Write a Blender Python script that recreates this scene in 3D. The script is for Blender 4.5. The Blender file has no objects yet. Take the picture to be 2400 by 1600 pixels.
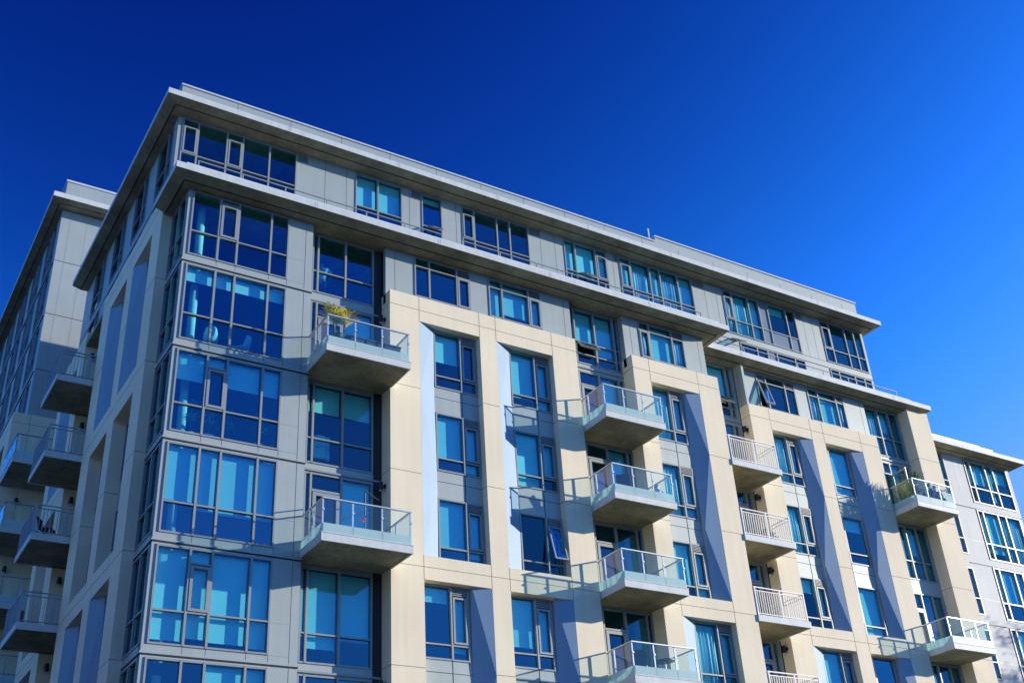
import bpy, bmesh, math, random
from mathutils import Vector, Matrix
random.seed(7)
S = bpy.context.scene
COL = S.collection
GZ = -22.1                      # street level
# ------------------------------------------------------------------ camera
R = [[0.8520536482, -0.5203245513, -0.0571571680],
     [0.2226719010, 0.4591073423, -0.8600219025],
     [0.4737316859, 0.7200575043, 0.5070457429]]
cam = bpy.data.cameras.new('camera'); camo = bpy.data.objects.new('camera', cam); COL.objects.link(camo)
m3 = Matrix((R[0], [-a for a in R[1]], [-a for a in R[2]])).transposed()
camo.matrix_world = Matrix.Translation((-7.4903, -29.3056, -20.5466)) @ m3.to_4x4()
cam.sensor_width = 36; cam.lens = 2698.59/2400*36
cam.clip_start = 0.5; cam.clip_end = 3000
cam.dof.use_dof = True; cam.dof.focus_distance = 37; cam.dof.aperture_fstop = 0.8
S.camera = camo
# ------------------------------------------------------------------ world, sun, exposure
SUN = Vector((3.072, -1.300, 0.877)).normalized()
EL = math.asin(SUN.z); AZ = math.atan2(SUN.y, SUN.x)
W = bpy.data.worlds.new('World'); S.world = W; W.use_nodes = True
nt = W.node_tree; nt.nodes.clear()
sky = nt.nodes.new('ShaderNodeTexSky'); sky.sky_type = 'NISHITA'; sky.sun_disc = False
sky.sun_elevation = EL; sky.sun_rotation = math.pi/2-AZ
sky.altitude = 0; sky.air_density = 1.0; sky.dust_density = 0.3; sky.ozone_density = 4.0
# grade of the sky colour, channel by channel: the photograph's polarised, deep and contrasty blue
sep = nt.nodes.new('ShaderNodeSeparateColor'); comb = nt.nodes.new('ShaderNodeCombineColor')
nt.links.new(sky.outputs[0], sep.inputs[0])
for ch, (k_, p_, mx_) in enumerate(((0.72, 5.0, 1.1), (0.33, 5.0, 3.5), (0.29, 2.9, 7.2))):
    pw_ = nt.nodes.new('ShaderNodeMath'); pw_.operation = 'POWER'; pw_.inputs[1].default_value = p_
    ml_ = nt.nodes.new('ShaderNodeMath'); ml_.operation = 'MULTIPLY'; ml_.inputs[1].default_value = k_
    mn_ = nt.nodes.new('ShaderNodeMath'); mn_.operation = 'MINIMUM'; mn_.inputs[1].default_value = mx_
    nt.links.new(sep.outputs[ch], pw_.inputs[0]); nt.links.new(pw_.outputs[0], ml_.inputs[0]); nt.links.new(ml_.outputs[0], mn_.inputs[0])
    if ch == 1:         # green rolls off softly instead of clipping
        ad_ = nt.nodes.new('ShaderNodeMath'); ad_.operation = 'ADD'; ad_.inputs[1].default_value = mx_
        dv_ = nt.nodes.new('ShaderNodeMath'); dv_.operation = 'DIVIDE'
        m2_ = nt.nodes.new('ShaderNodeMath'); m2_.operation = 'MULTIPLY'; m2_.inputs[1].default_value = mx_
        nt.links.new(ml_.outputs[0], ad_.inputs[0]); nt.links.new(ml_.outputs[0], m2_.inputs[0])
        nt.links.new(m2_.outputs[0], dv_.inputs[0]); nt.links.new(ad_.outputs[0], dv_.inputs[1]); mn_ = dv_
    nt.links.new(mn_.outputs[0], comb.inputs[ch])
bg = nt.nodes.new('ShaderNodeBackground'); bg.inputs['Strength'].default_value = 0.12
wo = nt.nodes.new('ShaderNodeOutputWorld')
nt.links.new(comb.outputs[0], bg.inputs[0]); nt.links.new(bg.outputs[0], wo.inputs[0])
sl = bpy.data.lights.new('sun', 'SUN'); sl.energy = 5.0; sl.angle = math.radians(0.5); sl.color = (1, 0.90, 0.74)
so = bpy.data.objects.new('sun', sl); COL.objects.link(so)
so.rotation_euler = SUN.to_track_quat('Z', 'Y').to_euler(); so.location = (60, -25, 30)
S.view_settings.view_transform = 'Standard'; S.view_settings.look = 'None'
S.view_settings.exposure = 0.33; S.view_settings.gamma = 1
S.cycles.transparent_max_bounces = 24; S.cycles.max_bounces = 8; S.cycles.glossy_bounces = 4
S.cycles.caustics_reflective = False; S.cycles.caustics_refractive = False

# ------------------------------------------------------------------ materials
def nmat(name):
    m = bpy.data.materials.new(name); m.use_nodes = True
    return m, m.node_tree, m.node_tree.nodes['Principled BSDF']
def mat(name, col, rough=0.6, metal=0.0, var=0.08, scale=1.5, streak=0.0, bump=0.0, bscale=60, spec=0.5, mott=0.0):
    m, t, b = nmat(name)
    b.inputs['Roughness'].default_value = rough; b.inputs['Metallic'].default_value = metal
    b.inputs['Specular IOR Level'].default_value = spec
    tc = t.nodes.new('ShaderNodeTexCoord')
    n = t.nodes.new('ShaderNodeTexNoise'); n.inputs['Scale'].default_value = scale; n.inputs['Detail'].default_value = 6
    t.links.new(tc.outputs['Object'], n.inputs['Vector'])
    mr = t.nodes.new('ShaderNodeMapRange'); mr.inputs['From Min'].default_value = 0.3; mr.inputs['From Max'].default_value = 0.7
    mr.inputs['To Min'].default_value = 1-var; mr.inputs['To Max'].default_value = 1+var
    t.links.new(n.outputs['Fac'], mr.inputs['Value'])
    last = mr.outputs[0]
    if streak:
        mp = t.nodes.new('ShaderNodeMapping'); mp.inputs['Scale'].default_value = (6, 6, 0.25)
        t.links.new(tc.outputs['Object'], mp.inputs['Vector'])
        n2 = t.nodes.new('ShaderNodeTexNoise'); n2.inputs['Scale'].default_value = 1.2; n2.inputs['Detail'].default_value = 5
        t.links.new(mp.outputs[0], n2.inputs['Vector'])
        m2 = t.nodes.new('ShaderNodeMapRange'); m2.inputs['From Min'].default_value = 0.3; m2.inputs['From Max'].default_value = 0.7
        m2.inputs['To Min'].default_value = 1-streak; m2.inputs['To Max'].default_value = 1+streak*0.5
        t.links.new(n2.outputs['Fac'], m2.inputs['Value'])
        mm = t.nodes.new('ShaderNodeMath'); mm.operation = 'MULTIPLY'
        t.links.new(last, mm.inputs[0]); t.links.new(m2.outputs[0], mm.inputs[1]); last = mm.outputs[0]
    if mott:
        n3 = t.nodes.new('ShaderNodeTexNoise'); n3.inputs['Scale'].default_value = 0.7; n3.inputs['Detail'].default_value = 9; n3.inputs['Roughness'].default_value = 0.7
        t.links.new(tc.outputs['Object'], n3.inputs['Vector'])
        m4 = t.nodes.new('ShaderNodeMapRange'); m4.inputs['From Min'].default_value = 0.35; m4.inputs['From Max'].default_value = 0.65
        m4.inputs['To Min'].default_value = 1-mott; m4.inputs['To Max'].default_value = 1+mott
        t.links.new(n3.outputs['Fac'], m4.inputs['Value'])
        mm = t.nodes.new('ShaderNodeMath'); mm.operation = 'MULTIPLY'
        t.links.new(last, mm.inputs[0]); t.links.new(m4.outputs[0], mm.inputs[1]); last = mm.outputs[0]
    vm = t.nodes.new('ShaderNodeVectorMath'); vm.operation = 'SCALE'
    vm.inputs[0].default_value = col[:3]
    t.links.new(last, vm.inputs['Scale']); t.links.new(vm.outputs[0], b.inputs['Base Color'])
    if bump:
        nb = t.nodes.new('ShaderNodeTexNoise'); nb.inputs['Scale'].default_value = bscale; nb.inputs['Detail'].default_value = 4
        t.links.new(tc.outputs['Object'], nb.inputs['Vector'])
        bu = t.nodes.new('ShaderNodeBump'); bu.inputs['Strength'].default_value = bump; bu.inputs['Distance'].default_value = 0.01
        t.links.new(nb.outputs['Fac'], bu.inputs['Height']); t.links.new(bu.outputs[0], b.inputs['Normal'])
    return m
def glass(name, tint, refl, f0, wav=0.0, rcol=(1, 1, 1), vary=0.0):
    m = bpy.data.materials.new(name); m.use_nodes = True; t = m.node_tree; t.nodes.clear()
    o = t.nodes.new('ShaderNodeOutputMaterial'); mx = t.nodes.new('ShaderNodeMixShader')
    tr = t.nodes.new('ShaderNodeBsdfTransparent'); tr.inputs[0].default_value = (*tint, 1)
    gl = t.nodes.new('ShaderNodeBsdfGlossy'); gl.inputs['Roughness'].default_value = 0.015; gl.inputs['Color'].default_value = (*rcol, 1)
    fr = t.nodes.new('ShaderNodeFresnel'); fr.inputs['IOR'].default_value = 1.5
    ma = t.nodes.new('ShaderNodeMath'); ma.operation = 'MULTIPLY_ADD'; ma.use_clamp = True
    ma.inputs[1].default_value = refl; ma.inputs[2].default_value = f0
    geo = t.nodes.new('ShaderNodeNewGeometry')
    sub = t.nodes.new('ShaderNodeMath'); sub.operation = 'SUBTRACT'; sub.inputs[0].default_value = 1.0
    mu = t.nodes.new('ShaderNodeMath'); mu.operation = 'MULTIPLY'
    t.links.new(fr.outputs[0], ma.inputs[0])
    t.links.new(geo.outputs['Backfacing'], sub.inputs[1]); t.links.new(sub.outputs[0], mu.inputs[0]); t.links.new(ma.outputs[0], mu.inputs[1])
    if vary:            # every pane mirrors a little more or less than its neighbours
        oi = t.nodes.new('ShaderNodeObjectInfo'); vr = t.nodes.new('ShaderNodeMapRange')
        vr.inputs['To Min'].default_value = 1-vary; vr.inputs['To Max'].default_value = 1+vary
        m5 = t.nodes.new('ShaderNodeMath'); m5.operation = 'MULTIPLY'; m5.use_clamp = True
        t.links.new(oi.outputs['Random'], vr.inputs['Value']); t.links.new(mu.outputs[0], m5.inputs[0]); t.links.new(vr.outputs[0], m5.inputs[1]); mu = m5
    t.links.new(mu.outputs[0], mx.inputs[0])
    t.links.new(tr.outputs[0], mx.inputs[1]); t.links.new(gl.outputs[0], mx.inputs[2]); t.links.new(mx.outputs[0], o.inputs[0])
    if wav:
        tc = t.nodes.new('ShaderNodeTexCoord'); nb = t.nodes.new('ShaderNodeTexNoise'); nb.inputs['Scale'].default_value = 0.9; nb.inputs['Detail'].default_value = 1
        t.links.new(tc.outputs['Object'], nb.inputs['Vector'])
        bu = t.nodes.new('ShaderNodeBump'); bu.inputs['Strength'].default_value = wav; bu.inputs['Distance'].default_value = 0.05
        t.links.new(nb.outputs['Fac'], bu.inputs['Height']); t.links.new(bu.outputs[0], gl.inputs['Normal'])
    return m
M_ = {}
M_['panel'] = mat('grey metal cladding', (0.39, 0.45, 0.45), 0.48, 0.1, 0.04, 1.2, 0.04)
M_['white'] = mat('glare-lightened grey cladding', (0.42, 0.48, 0.54), 0.6, 0.0, 0.06, 0.8, 0.10, spec=0.35)  # grey cladding copied, with the sun's glare put into its lighter colour
M_['cream'] = mat('cream render', (0.90, 0.80, 0.60), 0.85, 0, 0.05, 0.5, 0.04, 0.25, 90)
M_['pale'] = mat('pale blue reveal panel', (0.22, 0.36, 0.52), 0.6, 0, 0.03, 1.2, 0.03)
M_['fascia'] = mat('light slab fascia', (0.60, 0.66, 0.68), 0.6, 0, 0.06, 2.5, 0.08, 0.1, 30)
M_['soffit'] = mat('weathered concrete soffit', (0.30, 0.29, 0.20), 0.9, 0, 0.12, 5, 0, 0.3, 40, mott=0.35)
M_['cap'] = mat('metal coping', (0.70, 0.74, 0.78), 0.4, 0.2)
M_['frame'] = mat('grey aluminium frame', (0.29, 0.33, 0.36), 0.45, 0.1, 0.04)
M_['louvre'] = mat('dark louvre', (0.10, 0.105, 0.12), 0.5, 0.2)
M_['slat'] = mat('louvre slat', (0.30, 0.31, 0.33), 0.5, 0.2)
M_['joint'] = mat('joint sealant', (0.19, 0.15, 0.08), 0.9)
M_['dark'] = mat('shadow gap', (0.03, 0.035, 0.045), 0.8)
M_['blind'] = mat('roller blind fabric', (0.93, 0.95, 0.92), 0.9, 0, 0.03, 3)
M_['bounce_wall'] = mat('dull blue grey render', (0.08, 0.10, 0.13), 0.9)
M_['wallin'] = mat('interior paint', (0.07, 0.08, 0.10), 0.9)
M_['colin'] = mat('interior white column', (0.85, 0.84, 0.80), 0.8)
M_['infill'] = mat('grey opaque infill', (0.20, 0.26, 0.33), 0.3, 0)
M_['steel'] = mat('brushed steel', (0.62, 0.68, 0.72), 0.35, 0.4)
M_['picket'] = mat('white painted railing', (0.82, 0.83, 0.82), 0.5)
M_['bluerail'] = mat('grey painted railing', (0.32, 0.38, 0.45), 0.5)
M_['glass'] = glass('tinted window glass', (0.65, 0.965, 0.99), 1.5, 0.13, 0.10, (0.14, 0.50, 1.0), vary=0.45)
M_['bglass'] = glass('clear balustrade glass', (0.94, 0.99, 1.0), 1.2, 0.04)
M_['shade_glass'] = glass('shade-darkened window glass', (0.16, 0.42, 0.36), 1.2, 0.04, 0.05, (0.5, 0.8, 0.9))  # window glass given a darker tint that stands for the unlit rooms behind
M_['vglass'] = glass('pale vent glass', (0.70, 0.90, 0.82), 1.0, 0.10)
mm, t, b = nmat('frosted glass band'); b.inputs['Base Color'].default_value = (0.66, 0.88, 0.92, 1); b.inputs['Roughness'].default_value = 0.35
tr = t.nodes.new('ShaderNodeBsdfTransparent'); tr.inputs[0].default_value = (0.7, 0.9, 0.9, 1)
tl = t.nodes.new('ShaderNodeBsdfTranslucent'); tl.inputs[0].default_value = (0.75, 0.92, 0.92, 1)
a1 = t.nodes.new('ShaderNodeMixShader'); a1.inputs[0].default_value = 0.35; a2 = t.nodes.new('ShaderNodeMixShader'); a2.inputs[0].default_value = 0.25
o = t.nodes['Material Output']
t.links.new(b.outputs[0], a1.inputs[1]); t.links.new(tl.outputs[0], a1.inputs[2]); t.links.new(a1.outputs[0], a2.inputs[1]); t.links.new(tr.outputs[0], a2.inputs[2]); t.links.new(a2.outputs[0], o.inputs[0])
M_['frost'] = mm
M_['black'] = mat('black metal', (0.015, 0.015, 0.018), 0.5)
M_['leaf'] = mat('yellow green leaf', (0.45, 0.52, 0.06), 0.6, 0, 0.35, 9)
M_['gold'] = mat('golden palm leaf', (0.95, 0.80, 0.10), 0.6, 0, 0.35, 9)
M_['green'] = mat('green leaf', (0.12, 0.26, 0.05), 0.6, 0, 0.35, 9)
M_['rust'] = mat('reddish brown foliage', (0.22, 0.09, 0.05), 0.7, 0, 0.3, 9)
M_['stem'] = mat('plant stem', (0.20, 0.14, 0.07), 0.8)
M_['pot'] = mat('dark glazed pot', (0.06, 0.07, 0.09), 0.3)
M_['box'] = mat('dark resin storage box', (0.05, 0.09, 0.13), 0.5)
M_['pink'] = mat('pink plastic', (0.85, 0.08, 0.22), 0.4)
M_['skin'] = mat('skin', (0.55, 0.33, 0.24), 0.6, 0, 0.02)
M_['hair'] = mat('dark hair', (0.02, 0.014, 0.010), 0.7)
M_['shirt'] = mat('white shirt', (0.80, 0.80, 0.80), 0.9)
M_['navy'] = mat('navy cloth', (0.03, 0.05, 0.14), 0.9)
M_['blue'] = mat('blue cloth', (0.05, 0.13, 0.32), 0.9)
M_['tan'] = mat('tan cloth', (0.55, 0.40, 0.22), 0.9)
M_['cloth'] = mat('white cloth', (0.78, 0.79, 0.80), 0.9)
M_['asphalt'] = mat('asphalt', (0.05, 0.05, 0.052), 0.9, 0, 0.2, 3, 0, 0.4, 50)
M_['paving'] = mat('pavement concrete', (0.15, 0.15, 0.145), 0.9, 0, 0.12, 2, 0, 0.2, 50)
M_['paint'] = mat('road marking', (0.75, 0.75, 0.72), 0.7)
M_['bark'] = mat('tree bark', (0.16, 0.12, 0.08), 0.9)
M_['crown'] = mat('tree foliage', (0.06, 0.10, 0.03), 0.8, 0, 0.4, 3)

# ------------------------------------------------------------------ mesh helpers
class MB:
    def __init__(s): s.v = []; s.f = []; s.mi = []; s.mats = []
    def mt(s, name):
        if name not in s.mats: s.mats.append(name)
        return s.mats.index(name)
    def quads(s, vs, fs, mat_):
        k = len(s.v); s.v += [tuple(v) for v in vs]; i = s.mt(mat_)
        for f in fs: s.f.append(tuple(k+a for a in f)); s.mi.append(i)
    def box(s, P, u0, u1, d0, d1, z0, z1, m_):
        vs = [P(u, d, z) for z in (z0, z1) for d in (d0, d1) for u in (u0, u1)]
        s.quads(vs, [(0, 2, 3, 1), (4, 5, 7, 6), (0, 1, 5, 4), (2, 6, 7, 3), (0, 4, 6, 2), (1, 3, 7, 5)], m_)
    def tube(s, pts, r, m_, n=8, r2=None, cap=True):
        pts = [Vector(p) for p in pts]; rings = []
        for i, p in enumerate(pts):
            d = (pts[min(i+1, len(pts)-1)]-pts[max(i-1, 0)]).normalized()
            a = d.cross(Vector((0, 0, 1)) if abs(d.z) < .9 else Vector((1, 0, 0))).normalized(); b_ = d.cross(a)
            rr = r if r2 is None else r+(r2-r)*i/(len(pts)-1)
            rings.append([p+(a*math.cos(6.2832*j/n)+b_*math.sin(6.2832*j/n))*rr for j in range(n)])
        vs = [v for q in rings for v in q]; fs = []
        for i in range(len(pts)-1):
            for j in range(n): fs.append((i*n+j, i*n+(j+1) % n, (i+1)*n+(j+1) % n, (i+1)*n+j))
        if cap: fs.append(tuple(range(n))); fs.append(tuple((len(pts)-1)*n+j for j in range(n)))
        s.quads(vs, fs, m_)
    def grid(s, P, us, zs, holes, d0, d1, m_):
        us = sorted(set(round(a, 4) for a in list(us)+[h[i] for h in holes for i in (0, 1)]))
        zs = sorted(set(round(a, 4) for a in list(zs)+[h[i] for h in holes for i in (2, 3)]))
        def solid(i, j):
            if i < 0 or j < 0 or i >= len(us)-1 or j >= len(zs)-1: return False
            cu = (us[i]+us[i+1])/2; cz = (zs[j]+zs[j+1])/2
            return not any(h[0] < cu < h[1] and h[2] < cz < h[3] for h in holes)
        for i in range(len(us)-1):
            for j in range(len(zs)-1):
                if not solid(i, j): continue
                a, b_, c, e = us[i], us[i+1], zs[j], zs[j+1]
                vs = [P(u, d, z) for z in (c, e) for d in (d0, d1) for u in (a, b_)]
                fs = [(0, 1, 5, 4), (2, 6, 7, 3)]
                if not solid(i-1, j): fs.append((0, 4, 6, 2))
                if not solid(i+1, j): fs.append((1, 3, 7, 5))
                if not solid(i, j-1): fs.append((0, 2, 3, 1))
                if not solid(i, j+1): fs.append((4, 5, 7, 6))
                s.quads(vs, fs, m_)
    def build(s, name, parent=None, smooth=False, bevel=0):
        me = bpy.data.meshes.new(name); me.from_pydata(s.v, [], s.f)
        for a in s.mats: me.materials.append(M_[a])
        me.polygons.foreach_set('material_index', s.mi)
        bm = bmesh.new(); bm.from_mesh(me); bmesh.ops.remove_doubles(bm, verts=bm.verts, dist=1e-5)
        bmesh.ops.recalc_face_normals(bm, faces=bm.faces); bm.to_mesh(me); bm.free()
        if smooth: me.polygons.foreach_set('use_smooth', [True]*len(me.polygons))
        o_ = bpy.data.objects.new(name, me); COL.objects.link(o_)
        if bevel:
            bv = o_.modifiers.new('bevel', 'BEVEL'); bv.width = bevel; bv.segments = 2; bv.limit_method = 'ANGLE'
        if parent:
            o_.parent = parent; o_.matrix_parent_inverse = Matrix.Identity(4)
            base = Vector((0, 0, 0)); q = parent
            while q: base += q.location; q = q.parent
            o_.location = -base
        return o_
def empty(name, loc, label, cat, group=None):
    o_ = bpy.data.objects.new(name, None); COL.objects.link(o_); o_.location = loc; o_.empty_display_size = 0.3
    o_['label'] = label; o_['category'] = cat
    if group: o_['group'] = group
    return o_
XYZ = lambda u, d, z: (u, d, z)
def FR(Y): return lambda u, d, z: (u, Y-d, z)          # wall seen from the street
def LF(X): return lambda u, d, z: (X-d, u, z)          # side wall facing left
FL = lambda k: 0.216-3*k

def bars(mb, P, u0, u1, z0, z1, w, d0, d1, m_='frame'):
    mb.box(P, u0, u0+w, d0, d1, z0, z1, m_); mb.box(P, u1-w, u1, d0, d1, z0, z1, m_)
    mb.box(P, u0+w, u1-w, d0, d1, z0, z0+w, m_); mb.box(P, u0+w, u1-w, d0, d1, z1-w, z1, m_)
def window(parent, P, us, z0, z1, trans=(), cells={}, blinds=None, name='window', mw=.065, proud=.03, depth=.10, gl='glass', label=None):
    if name == 'side_window': gl = 'shade_glass'
    # us: mullion lines, first and last the jambs; trans: heights; cells: (i, j) to louvre, casement, infill, open or awning
    zs = [z0]+sorted(trans)+[z1]
    f = MB()
    f.box(P, us[0], us[0]+mw*.8, -depth, proud, z0, z1, 'frame'); f.box(P, us[-1]-mw*.8, us[-1], -depth, proud, z0, z1, 'frame')
    f.box(P, us[0]+mw*.8, us[-1]-mw*.8, -depth, proud-.004, z0, z0+mw*.8, 'frame'); f.box(P, us[0]+mw*.8, us[-1]-mw*.8, -depth, proud-.004, z1-mw*.8, z1, 'frame')
    for u in us[1:-1]: f.box(P, u-mw/2, u+mw/2, -depth+.002, proud+.004, z0+.003, z1-.003, 'frame')
    for z in zs[1:-1]: f.box(P, us[0]+mw*.8, us[-1]-mw*.8, -depth+.004, proud-.006, z-mw*.36, z+mw*.36, 'frame')
    g = MB(); lvs = []; inf = MB(); cs = []
    for i in range(len(us)-1):
        for j in range(len(zs)-1):
            a, b_, c, e = us[i]+.02, us[i+1]-.02, zs[j]+.01, zs[j+1]-.01
            k = cells.get((i, j))
            if k == 'louvre':
                lv = MB(); lvs.append(lv)
                lv.box(P, a, b_, -depth, -.05, c, e, 'louvre'); n = max(3, int((e-c)/.055))
                for q in range(n):
                    zq = c+(q+.3)*(e-c)/n; lv.box(P, a+.01, b_-.01, -.045, .005, zq, zq+.018, 'slat')
            elif k == 'infill': inf.box(P, a, b_, -.05, -.015, c, e, 'infill')
            elif k in ('open', 'awning'): cs.append((k, a, b_, c, e))
            else:
                g.box(P, a, b_, -.055, -.043, c, e, gl)
                if k == 'casement':
                    w = MB(); bars(w, P, a+.015, b_-.015, c+.025, e-.025, .065, -.04, proud+.012); cs.append(('obj', w))
    o_ = f.build(name, parent)
    if label: o_['label'] = label
    if g.f: g.build('pane', o_)
    for lv in lvs: lv.build('louvre', o_)
    if inf.f: inf.build('infill_panel', o_)
    for c_ in cs:
        if c_[0] == 'obj': c_[1].build('casement', o_); continue
        k, a, b_, c, e = c_; w = MB()
        if k == 'awning':
            ang = math.radians(38); L_ = e-c
            P2 = lambda u, d, z: P(u, d*math.cos(ang)+(e-z)*math.sin(ang)+.02, e-(e-z)*math.cos(ang)+d*math.sin(ang))
        else:
            ang = math.radians(15)
            P2 = lambda u, d, z: P(u, d*math.cos(ang)+(e-z)*math.sin(ang)+.02, e-(e-z)*math.cos(ang)+d*math.sin(ang))
        bars(w, P2, a, b_, c, e, .055, -.02, .04); w.box(P2, a+.05, b_-.05, .0, .012, c+.05, e-.05, 'vglass' if k == 'awning' else 'glass')
        w.build('open_sash', o_)
    if blinds:
        for (i, zb) in blinds:
            w = MB(); a, b_ = us[i]+.05, us[i+1]-.04; zt = z1-.06
            if us[0] > 17 and zb < z0+.5 and (i+int(zb)) % 3 != 2:
                nq = max(12, int((b_-a)*44)); vs = []
                for dd in (-.17, -.175):
                    for q in range(nq+1):
                        uu = a+(b_-a)*q/nq; off = .028*math.sin(uu*41+zb)+.012*math.sin(uu*97)
                        vs += [P(uu, dd-.03+off, z0+.02), P(uu, dd-.03+off, zt)]
                n2 = 2*(nq+1); fs = []
                for q in range(nq):
                    k0 = 2*q; fs += [(k0, k0+2, k0+3, k0+1), (n2+k0, n2+k0+1, n2+k0+3, n2+k0+2), (k0+1, k0+3, n2+k0+3, n2+k0+1), (k0, n2+k0, n2+k0+2, k0+2)]
                fs += [(0, 1, n2+1, n2), (2*nq, n2+2*nq, n2+2*nq+1, 2*nq+1)]
                w.quads(vs, fs, 'blind'); w.build('curtain', o_, True); continue
            w.box(P, a, b_, -.19, -.186, zb, zt, 'blind'); w.box(P, a, b_, -.197, -.180, zb-.025, zb+.002, 'blind')
            w.build('blind', o_)
    return o_
def groove(mb, P, u0, u1, d0, d1, z, w=.014): mb.box(P, u0-.003, u1+.003, d0, d1+.003, z-w/2, z+w/2, 'joint')
def vgroove(mb, P, u, d, z0, z1, w=.014, m_='joint'): mb.box(P, u-w/2, u+w/2, d-.01, d+.003, z0, z1, m_)

def splay(mb, P, uf, uw, df, dsh, ddp, zt, zb, lv):
    zl = [zt]+lv+[zb]
    for i in range(len(zl)-1):
        a, b_ = zl[i], zl[i+1]; da = dsh if i % 2 == 0 else ddp; db = ddp if i % 2 == 0 else dsh
        Ft, Fb, Wt, Wb = P(uf, df, a), P(uf, df, b_), P(uw, da, a), P(uw, db, b_)
        bk = lambda q: tuple(q)
        if i % 2 == 0: fs = [(0, 2, 1), (2, 3, 1)]
        else: fs = [(0, 3, 1), (0, 2, 3)]
        # thickness towards the wall behind
        back = [P(uf, ddp-.003, a), P(uf, ddp-.003, b_), P(uw, ddp-.003, a), P(uw, ddp-.003, b_)]
        vs = [Ft, Fb, Wt, Wb]+back
        mb.quads(vs, fs+[(4, 5, 7, 6), (0, 1, 5, 4), (2, 6, 7, 3), (0, 4, 6, 2), (1, 3, 7, 5)], 'pale')

# ================================================================== main building
BLD = empty('apartment_building', (17, 8, GZ), 'large apartment block with cream stone frames, grey cladding, blue glazed bays and overhanging roof slab', 'building')
ZB = GZ
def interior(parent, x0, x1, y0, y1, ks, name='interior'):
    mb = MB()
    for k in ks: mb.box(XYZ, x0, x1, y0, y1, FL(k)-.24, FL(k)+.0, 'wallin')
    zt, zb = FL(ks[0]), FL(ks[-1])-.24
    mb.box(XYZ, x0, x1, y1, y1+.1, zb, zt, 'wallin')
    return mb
# --- bay at the corner
P = FR(0); bay = MB()
rows = list(range(-1, 6))     # storey index: lip at -3k-3 .. (top storey k=-1 has its lip at z=0)
holes = []
for s in range(0, 6):
    zb_ = -3*s; zt_ = 2.62 if s == 0 else zb_+2.86
    holes.append((.13, 3.36, zb_+.2, zt_))
bay.grid(P, [0, 4.2], [ZB, 2.66], holes, -.22, 0, 'panel')
bay.build('bay_wall', BLD)
PL = LF(0); bl = MB(); hl = []
for s in range(0, 6):
    zb_ = -3*s; zt_ = 2.62 if s == 0 else zb_+2.86
    hl.append((.13, 1.68, zb_+.2, zt_))
bl.grid(PL, [.221, 3.6], [ZB, 2.66], hl, -.22, 0, 'panel'); bl.build('bay_side_wall', BLD)
tr_ = MB()
for s in range(0, 6):
    z = -3*s
    tr_.box(XYZ, -.035, 4.23, -.035, -.001, z-.05, z, 'panel'); tr_.box(XYZ, -.035, -.001, -.001, 1.7, z-.05, z, 'panel')
    tr_.box(XYZ, -.02, 4.215, -.02, -.001, z-.085, z-.055, 'dark')
    tr_.box(XYZ, -.02, -.001, -.001, 1.7, z-.085, z-.055, 'dark')
    for u in (1.05, 1.66, 2.75, 3.36): vgroove(tr_, P, u, 0, z, z+.2, .008, 'dark')
    vgroove(tr_, P, 3.95, 0, z+.0, z+(2.6 if s == 0 else 2.9), .010, 'dark')
    tr_.box(P, 3.36, 3.95, -.01, .003, z+.196, z+.204, 'frame'); tr_.box(P, 3.36, 3.95, -.01, .003, z+1.08, z+1.088, 'frame')
tr_.build('cladding_trim', BLD)
U = [.13, 1.05, 1.66, 2.75, 3.36]
specs = {0: ({(1, 1): 'casement'}, None), 1: ({}, [(0, -.62), (1, -.62), (2, -.62), (3, -.62)]),
         2: ({(1, 1): 'casement'}, [(0, -4.0), (1, -3.62), (2, -4.0), (3, -4.0)]), 3: ({}, [(0, -7.75), (1, -7.95), (2, -7.98), (3, -7.95)]),
         4: ({(1, 1): 'casement'}, [(0, -11.6), (1, -11.5), (2, -11.55), (3, -11.6)]), 5: ({}, [(2, -14.3), (3, -14.3)])}
for s in range(0, 6):
    zb_ = -3*s; zt_ = 2.62 if s == 0 else zb_+2.86
    tz = [zb_+1.1]
    ce, bli = specs[s]
    if ce:
        tz = [zb_+1.1, zb_+2.38]
    w = window(BLD, P, U, zb_+.2, zt_, tz[:1], {}, bli, 'bay_window')
    if ce:
        c = MB(); bars(c, P, 1.085, 1.625, zb_+1.14, zb_+2.38, .075, -.03, .05); c.box(P, 1.085, 1.625, -.05, .02, zb_+2.42, zb_+2.47, 'frame'); c.build('casement', w)
    window(BLD, PL, [.13, .9, 1.68], zb_+.2, zt_, [zb_+1.1], {}, None, 'side_window')
ic = MB()
for s in range(0, 6): ic.tube([(.66, .75, -3*s-.05), (.66, .75, -3*s+2.6)], .13, 'colin', 16)
ic.build('interior_column', BLD, True)
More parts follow.
